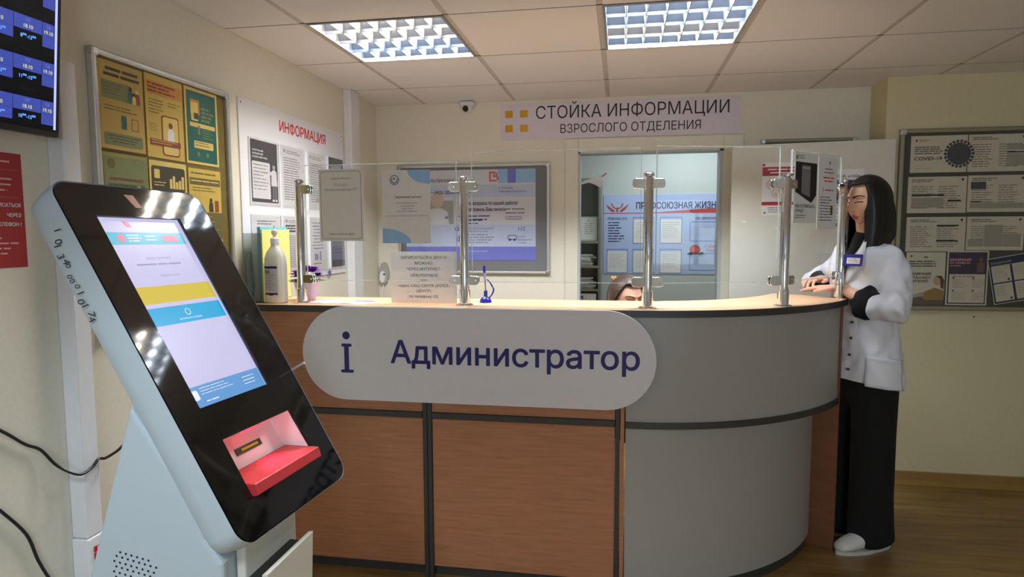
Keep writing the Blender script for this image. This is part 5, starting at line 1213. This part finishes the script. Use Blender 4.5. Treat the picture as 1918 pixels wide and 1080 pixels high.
# black top
top = MB(); top.etube([W(.0, 0, .84), W(.005, 0, 1.0), W(.008, 0, 1.2), W(.004, 0, 1.31), W(0, 0, 1.375), W(-.004, 0, 1.425), W(-.004, 0, 1.448)], [(.14, .10), (.135, .098), (.14, .104), (.135, .098), (.105, .078), (.066, .066), (.058, .060)], BLACKC, up=WF, n=28, dome=1)
tm = remesh_mb(top, .008, 3); tm.materials.append(BLACKC); link('top', tm, wm, 'all')
# coat
RINGS = [(.745, .0, .180, .150), (.80, .0, .178, .146), (.95, .004, .166, .126), (1.08, .006, .158, .116), (1.20, .010, .162, .120), (1.29, .008, .166, .114), (1.345, .002, .152, .098), (1.385, -.004, .118, .082), (1.42, -.010, .078, .070)]
def ring_at(z):
    for a, b_ in zip(RINGS, RINGS[1:]):
        if a[0] <= z <= b_[0]:
            u = (z-a[0])/(b_[0]-a[0]); return tuple(a[q]+(b_[q]-a[q])*u for q in range(4))
    return RINGS[0] if z < RINGS[0][0] else RINGS[-1]
def coat_pt(ang, z, off=0):
    _, f0, hl, hf = ring_at(z); return W(f0+(hf+off)*math.cos(ang), (hl+off)*math.sin(ang), z)
ctm = MB(); ctm.etube([W(f0, 0, z) for z, f0, hl, hf in RINGS], [(hl, hf) for z, f0, hl, hf in RINGS], COAT, up=WF, n=40, dome=1)
ctm.etube([W(-.005, .105, 1.345), W(-.004, .148, 1.29), W(.020, .190, 1.19), LE+V((.008, -.006, .0)), LE.lerp(LWr, .20)+V((0, 0, .004))], [(.054, .054), (.058, .058), (.062, .060), (.060, .060), (.056, .060)], COAT, n=20)
ctm.etube([W(-.005, -.105, 1.345), W(-.0, -.150, 1.30), V((.985, 3.40, 1.22)), V((.952, 3.405, 1.20)), V((.953, 3.36, 1.205))], [(.054, .054), (.058, .058), (.058, .058), (.055, .055), (.052, .054)], COAT, n=20)
cm_ = remesh_mb(ctm, .0065, 7, .6); folds(cm_, .020, 9, (1, 1, .30), 3); folds(cm_, .010, 24, (1, 1, .7), 8)
bm = bmesh.new(); bm.from_mesh(cm_); dl = []
for f in bm.faces:
    c = f.calc_center_median()-WO; ff, ll, z = c.dot(WF), c.dot(WL), c.z
    if ff > .02 and z > 1.205 and abs(ll+.006) < .006+.30*(z-1.205) and abs(ll) < .075: dl.append(f)
    elif z > 1.375 and abs(ll) < .078 and ff > -.05: dl.append(f)
bmesh.ops.delete(bm, geom=dl, context='FACES')
bmesh.ops.bisect_plane(bm, geom=bm.verts[:]+bm.edges[:]+bm.faces[:], plane_co=W(0, 0, .768), plane_no=(V((0, 0, 1))-WF*.17).normalized(), clear_inner=True); bm.to_mesh(cm_); bm.free()
cm_.materials.append(COAT); co_ = link('coat', cm_, wm, 'all'); sm_ = co_.modifiers.new('s', 'SOLIDIFY'); sm_.thickness = .003; sm_.offset = 1
# lapels, pocket, buttons, cuffs, badge
for sd in (-1, 1):
    lp = MB(); vs = []; NL = 9
    for i in range(NL):
        u = i/(NL-1); z = 1.21+.185*u; w0 = .010+.30*(z-1.205)*.92; wd = .058*math.sin(math.pi*min(1, u*.85+.12))+.006
        for q in range(4):
            l_ = (w0+wd*q/3)*sd-.006; _, f0, hl, hf = ring_at(z); f_ = f0+hf*math.sqrt(max(.03, 1-(l_/hl)**2))
            vs.append(W(f_+.014+.006*math.sin(q), l_, z+.012*q*u))
    lp.add(vs, [(i*4+q, i*4+q+1, i*4+q+5, i*4+q+4) for i in range(NL-1) for q in range(3)], COAT)
    o = lp.build('lapel', co_, smooth='all', fix=False); sm_ = o.modifiers.new('s', 'SOLIDIFY'); sm_.thickness = .003
pk = MB(); vs = []; NU, NV = 12, 10
for i in range(NV):
    for j in range(NU):
        a = math.radians(46+58*j/(NU-1)); z = .768+.135*i/(NV-1)-.02*(j/(NU-1)-.5); vs.append(coat_pt(a, z, .014+.005*(i == NV-1)+.003*math.sin(j*1.3+i)))
pk.add(vs, [(i*NU+j, i*NU+j+1, (i+1)*NU+j+1, (i+1)*NU+j) for i in range(NV-1) for j in range(NU-1)], COAT)
o = pk.build('pocket', co_, smooth='all', fix=False); sm_ = o.modifiers.new('s', 'SOLIDIFY'); sm_.thickness = .003; sm_.offset = 1
for z in (1.14, 1.05, .98, .905, .84):
    p = coat_pt(.40, z, .010); n_ = (p-W(0, 0, z)).normalized(); MB().lathe(p, [(.0062, 0), (.0062, .005), (.004, .0065)], M('button', (60, 60, 66), .4), 12, axis=tuple(n_)).build('button', co_, smooth=True)
cf = MB(); q0, q1 = LE.lerp(LWr, .20), LE.lerp(LWr, .55)
cf.etube([q0, q0.lerp(q1, .5)+V((0, 0, -.012)), q1+V((0, 0, -.012))], [(.048, .052), (.052, .070), (.054, .082)], BLACKC, up=(0, 0, 1), n=24, dome=1)
cm2 = remesh_mb(cf, .006, 3); folds(cm2, .010, 22, (1, 1, 1), 5); cm2.materials.append(BLACKC); link('cuff', cm2, wm, 'all')
cf = MB(); cf.etube([RE.lerp(RWr, .25), RE.lerp(RWr, .55), RE.lerp(RWr, .80)], [(.046, .048), (.046, .050), (.045, .050)], BLACKC, up=(0, 0, 1), n=24, dome=1)
cm2 = remesh_mb(cf, .006, 3); cm2.materials.append(BLACKC); link('cuff', cm2, wm, 'all')
ba = thing('name_badge', 'blue name badge clipped to the white coat', 'badge', tuple(W(.17, .03, 1.26)))
bp = W(.142, .075, 1.300); FBG = Fr(bp, (WL*.94-WF*.34), V((0, 0, 1))-WF*-.10); FBG = Fr(bp, (WL*.95-WF*.30), V((0, 0, 1))-WF*.12)
bev(MB().prism(FBG, rrect(-.042, .042, 0, .052, .006, 4), 0, .004, M('badge blue', (44, 46, 150), .35)).build('holder', ba), .001, 1)
m = MB(); m.rect(FBG, -.028, .032, .010, .036, PAPER, .0046); m.build('name_card', ba); m = MB(); m.lines(FBG, -.022, .026, .013, .034, 3, INKG, .0050, fill=.3, seed=171); m.build('print', ba)
# trousers and shoes
tr_ = MB(); tr_.etube([W(0, 0, z) for z in (.70, .80, .90, .96)], [(.155, .118), (.155, .118), (.145, .10), (.13, .09)], BLACKC, up=WF, n=28, dome=1)
for s_ in (-1, 1): tr_.etube([W(.0, s_*.075, .80), W(.0, s_*.078, .55), W(-.0, s_*.08, .25), W(-.006, s_*.08, .10), W(-.010, s_*.08, .045)], [(.080, .115), (.078, .105), (.078, .105), (.080, .110), (.082, .114)], BLACKC, up=WF, n=24, dome=1)
tm = remesh_mb(tr_, .0085, 5); folds(tm, .018, 7, (1, 1, .15), 11)
for v in tm.vertices: v.co.z = max(v.co.z, .014)
tm.materials.append(BLACKC); link('trousers', tm, wm, 'all')
SHOE = M('white shoe leather', (226, 226, 222), .5); SOLE = M('white sole', (206, 204, 198), .6)
for s_ in (-1, 1):
    fa, la = (.03, .095) if s_ > 0 else (-.02, -.085)
    sh_ = MB(); sh_.etube([W(fa-.10, la, .045), W(fa-.03, la, .062), W(fa+.04, la, .055), W(fa+.10, la, .042), W(fa+.135, la, .034)], [(.032, .032), (.037, .045), (.041, .040), (.042, .030), (.034, .022)], SHOE, up=(0, 0, 1), n=20, dome=4)
    o = link('shoe', remesh_mb(sh_, .005, 3), wm, 'all'); o.data.materials.append(SHOE)
    so_ = MB(); pts = [(fa+.145*math.cos(t)+.012-.028*(math.cos(t) < 0)*abs(math.cos(t))*0, la+.042*math.sin(t)*(1 if math.cos(t) > 0 else .86)) for t in [2*math.pi*q/28 for q in range(28)]]
    so_.prism(Fr(W(0, 0, 0), WF, WL, (0, 0, 1)), pts, .0005, .018, SOLE); so_.build('sole', o)

# ---- seated receptionist (head above the counter)
RO = V((.0, 3.30, 0)); RA = math.radians(-52); RF = V((math.cos(RA), math.sin(RA), 0)); RL = V((-math.sin(RA), math.cos(RA), 0))
def Rr(f, l, z): return RO+RF*f+RL*l+V((0, 0, z))
rp = thing('person', 'seated receptionist with tied-back brown hair, head just above the counter', 'person', tuple(RO))
HR = frame_mtx((.030, 3.225, 1.128), math.radians(-58), math.radians(12))
bd_ = MB(); bd_.etube([Rr(-.06, 0, .50), Rr(-.05, 0, .62), Rr(-.03, 0, .78), Rr(-.01, 0, .88), Rr(0, 0, .93)], [(.16, .12), (.15, .11), (.165, .11), (.14, .085), (.055, .055)], SKIN, up=RF, n=20)
bd_.etube([Rr(0, 0, .90), Rr(.02, 0, .98), (.025, 3.235, 1.07)], [(.055, .055), (.05, .05), (.05, .055)], SKIN, up=RF, n=16)
for s_ in (-1, 1):
    bd_.etube([Rr(-.05, s_*.09, .53), Rr(.33, s_*.10, .50), Rr(.36, s_*.10, .44), Rr(.34, s_*.10, .10), Rr(.40, s_*.10, .05), Rr(.47, s_*.10, .035)], [(.08, .075), (.06, .06), (.055, .055), (.04, .04), (.042, .035), (.035, .025)], SKIN, n=14)
    bd_.etube([Rr(-.01, s_*.16, .87), Rr(.06, s_*.23, .72), Rr(.12, s_*.20, .70), Rr(.30, s_*.10, .78)], [(.045, .045), (.042, .042), (.036, .036), (.026, .026)], SKIN, n=12)
    hand(bd_, Rr(.30, s_*.10, .785), Rr(.37, s_*.09, .785), (0, 0, 1), tuple(-RL*s_), (.15, .2, .1), k=.95)
bmsh = join_meshes('body', [(remesh_mb(bd_, .006, 3), 0), (head_mesh(HR, .93, 240, 240, look_down=False), None)])
for q in (SKIN, LIP, M('brown brow', (104, 76, 60), .8), EYEW): bmsh.materials.append(q)
link('body', bmsh, rp, 'all')
h2 = hair_sheet(HR, .93, 44, 112, 0, 0, 0, 0, puff=.6, mat=HAIRN, a0=46, a1=95, seed=4, nr=20).build('hair', rp, smooth='all', fix=False)
sm_ = h2.modifiers.new('s', 'SOLIDIFY'); sm_.thickness = .008; sm_.offset = 1
pt = MB(); pt.etube([HR @ V(p) for p in ((-.095, 0, .035), (-.125, .006, .03), (-.142, .008, -.02), (-.140, .006, -.08), (-.125, .0, -.14))], [(.020, .020), (.030, .028), (.034, .030), (.028, .026), (.012, .012)], HAIRN, n=16); pt.build('ponytail', h2, smooth='all')
cl = MB(); GLD = M('amber bead', (222, 150, 84), .35)
for q in range(9):
    t = q*.7; cl.lathe(HR @ V((-.066+.012*math.cos(t), -.044+.010*math.sin(t), .084+.004*math.cos(q*2))), [(.001, -.005), (.0045, -.0025), (.0055, 0), (.0045, .0025), (.001, .005)], GLD, 8)
o = cl.build('beaded_hair_clip', rp, smooth='all'); o['kind'] = 'stuff'
bl_ = MB(); bl_.etube([Rr(-.06, 0, .50), Rr(-.05, 0, .62), Rr(-.03, 0, .78), Rr(-.01, 0, .89), Rr(0, 0, .925)], [(.175, .135), (.165, .125), (.18, .125), (.15, .10), (.068, .068)], COAT, up=RF, n=24, dome=1)
for s_ in (-1, 1): bl_.etube([Rr(-.01, s_*.155, .87), Rr(.06, s_*.23, .72), Rr(.12, s_*.20, .70), Rr(.24, s_*.135, .752)], [(.058, .058), (.055, .055), (.05, .05), (.042, .042)], COAT, n=16, dome=1)
tm = remesh_mb(bl_, .008, 4); folds(tm, .010, 12, (1, 1, .5), 2); tm.materials.append(COAT); link('blouse', tm, rp, 'all')
tr2 = MB()
for s_ in (-1, 1): tr2.etube([Rr(-.06, s_*.085, .53), Rr(.33, s_*.10, .505), Rr(.365, s_*.10, .43), Rr(.345, s_*.10, .10)], [(.098, .09), (.078, .075), (.07, .07), (.06, .06)], BLACKC, n=16, dome=1)
tm = remesh_mb(tr2, .008, 4); tm.materials.append(BLACKC); link('trousers', tm, rp, 'all')
for s_ in (-1, 1):
    sh_ = MB(); sh_.etube([Rr(.32, s_*.10, .045), Rr(.38, s_*.10, .05), Rr(.48, s_*.10, .032)], [(.038, .044), (.042, .046), (.036, .03)], BLACKP, up=(0, 0, 1), n=16); o = link('shoe', remesh_mb(sh_, .006, 2), rp, 'all'); o.data.materials.append(BLACKP)
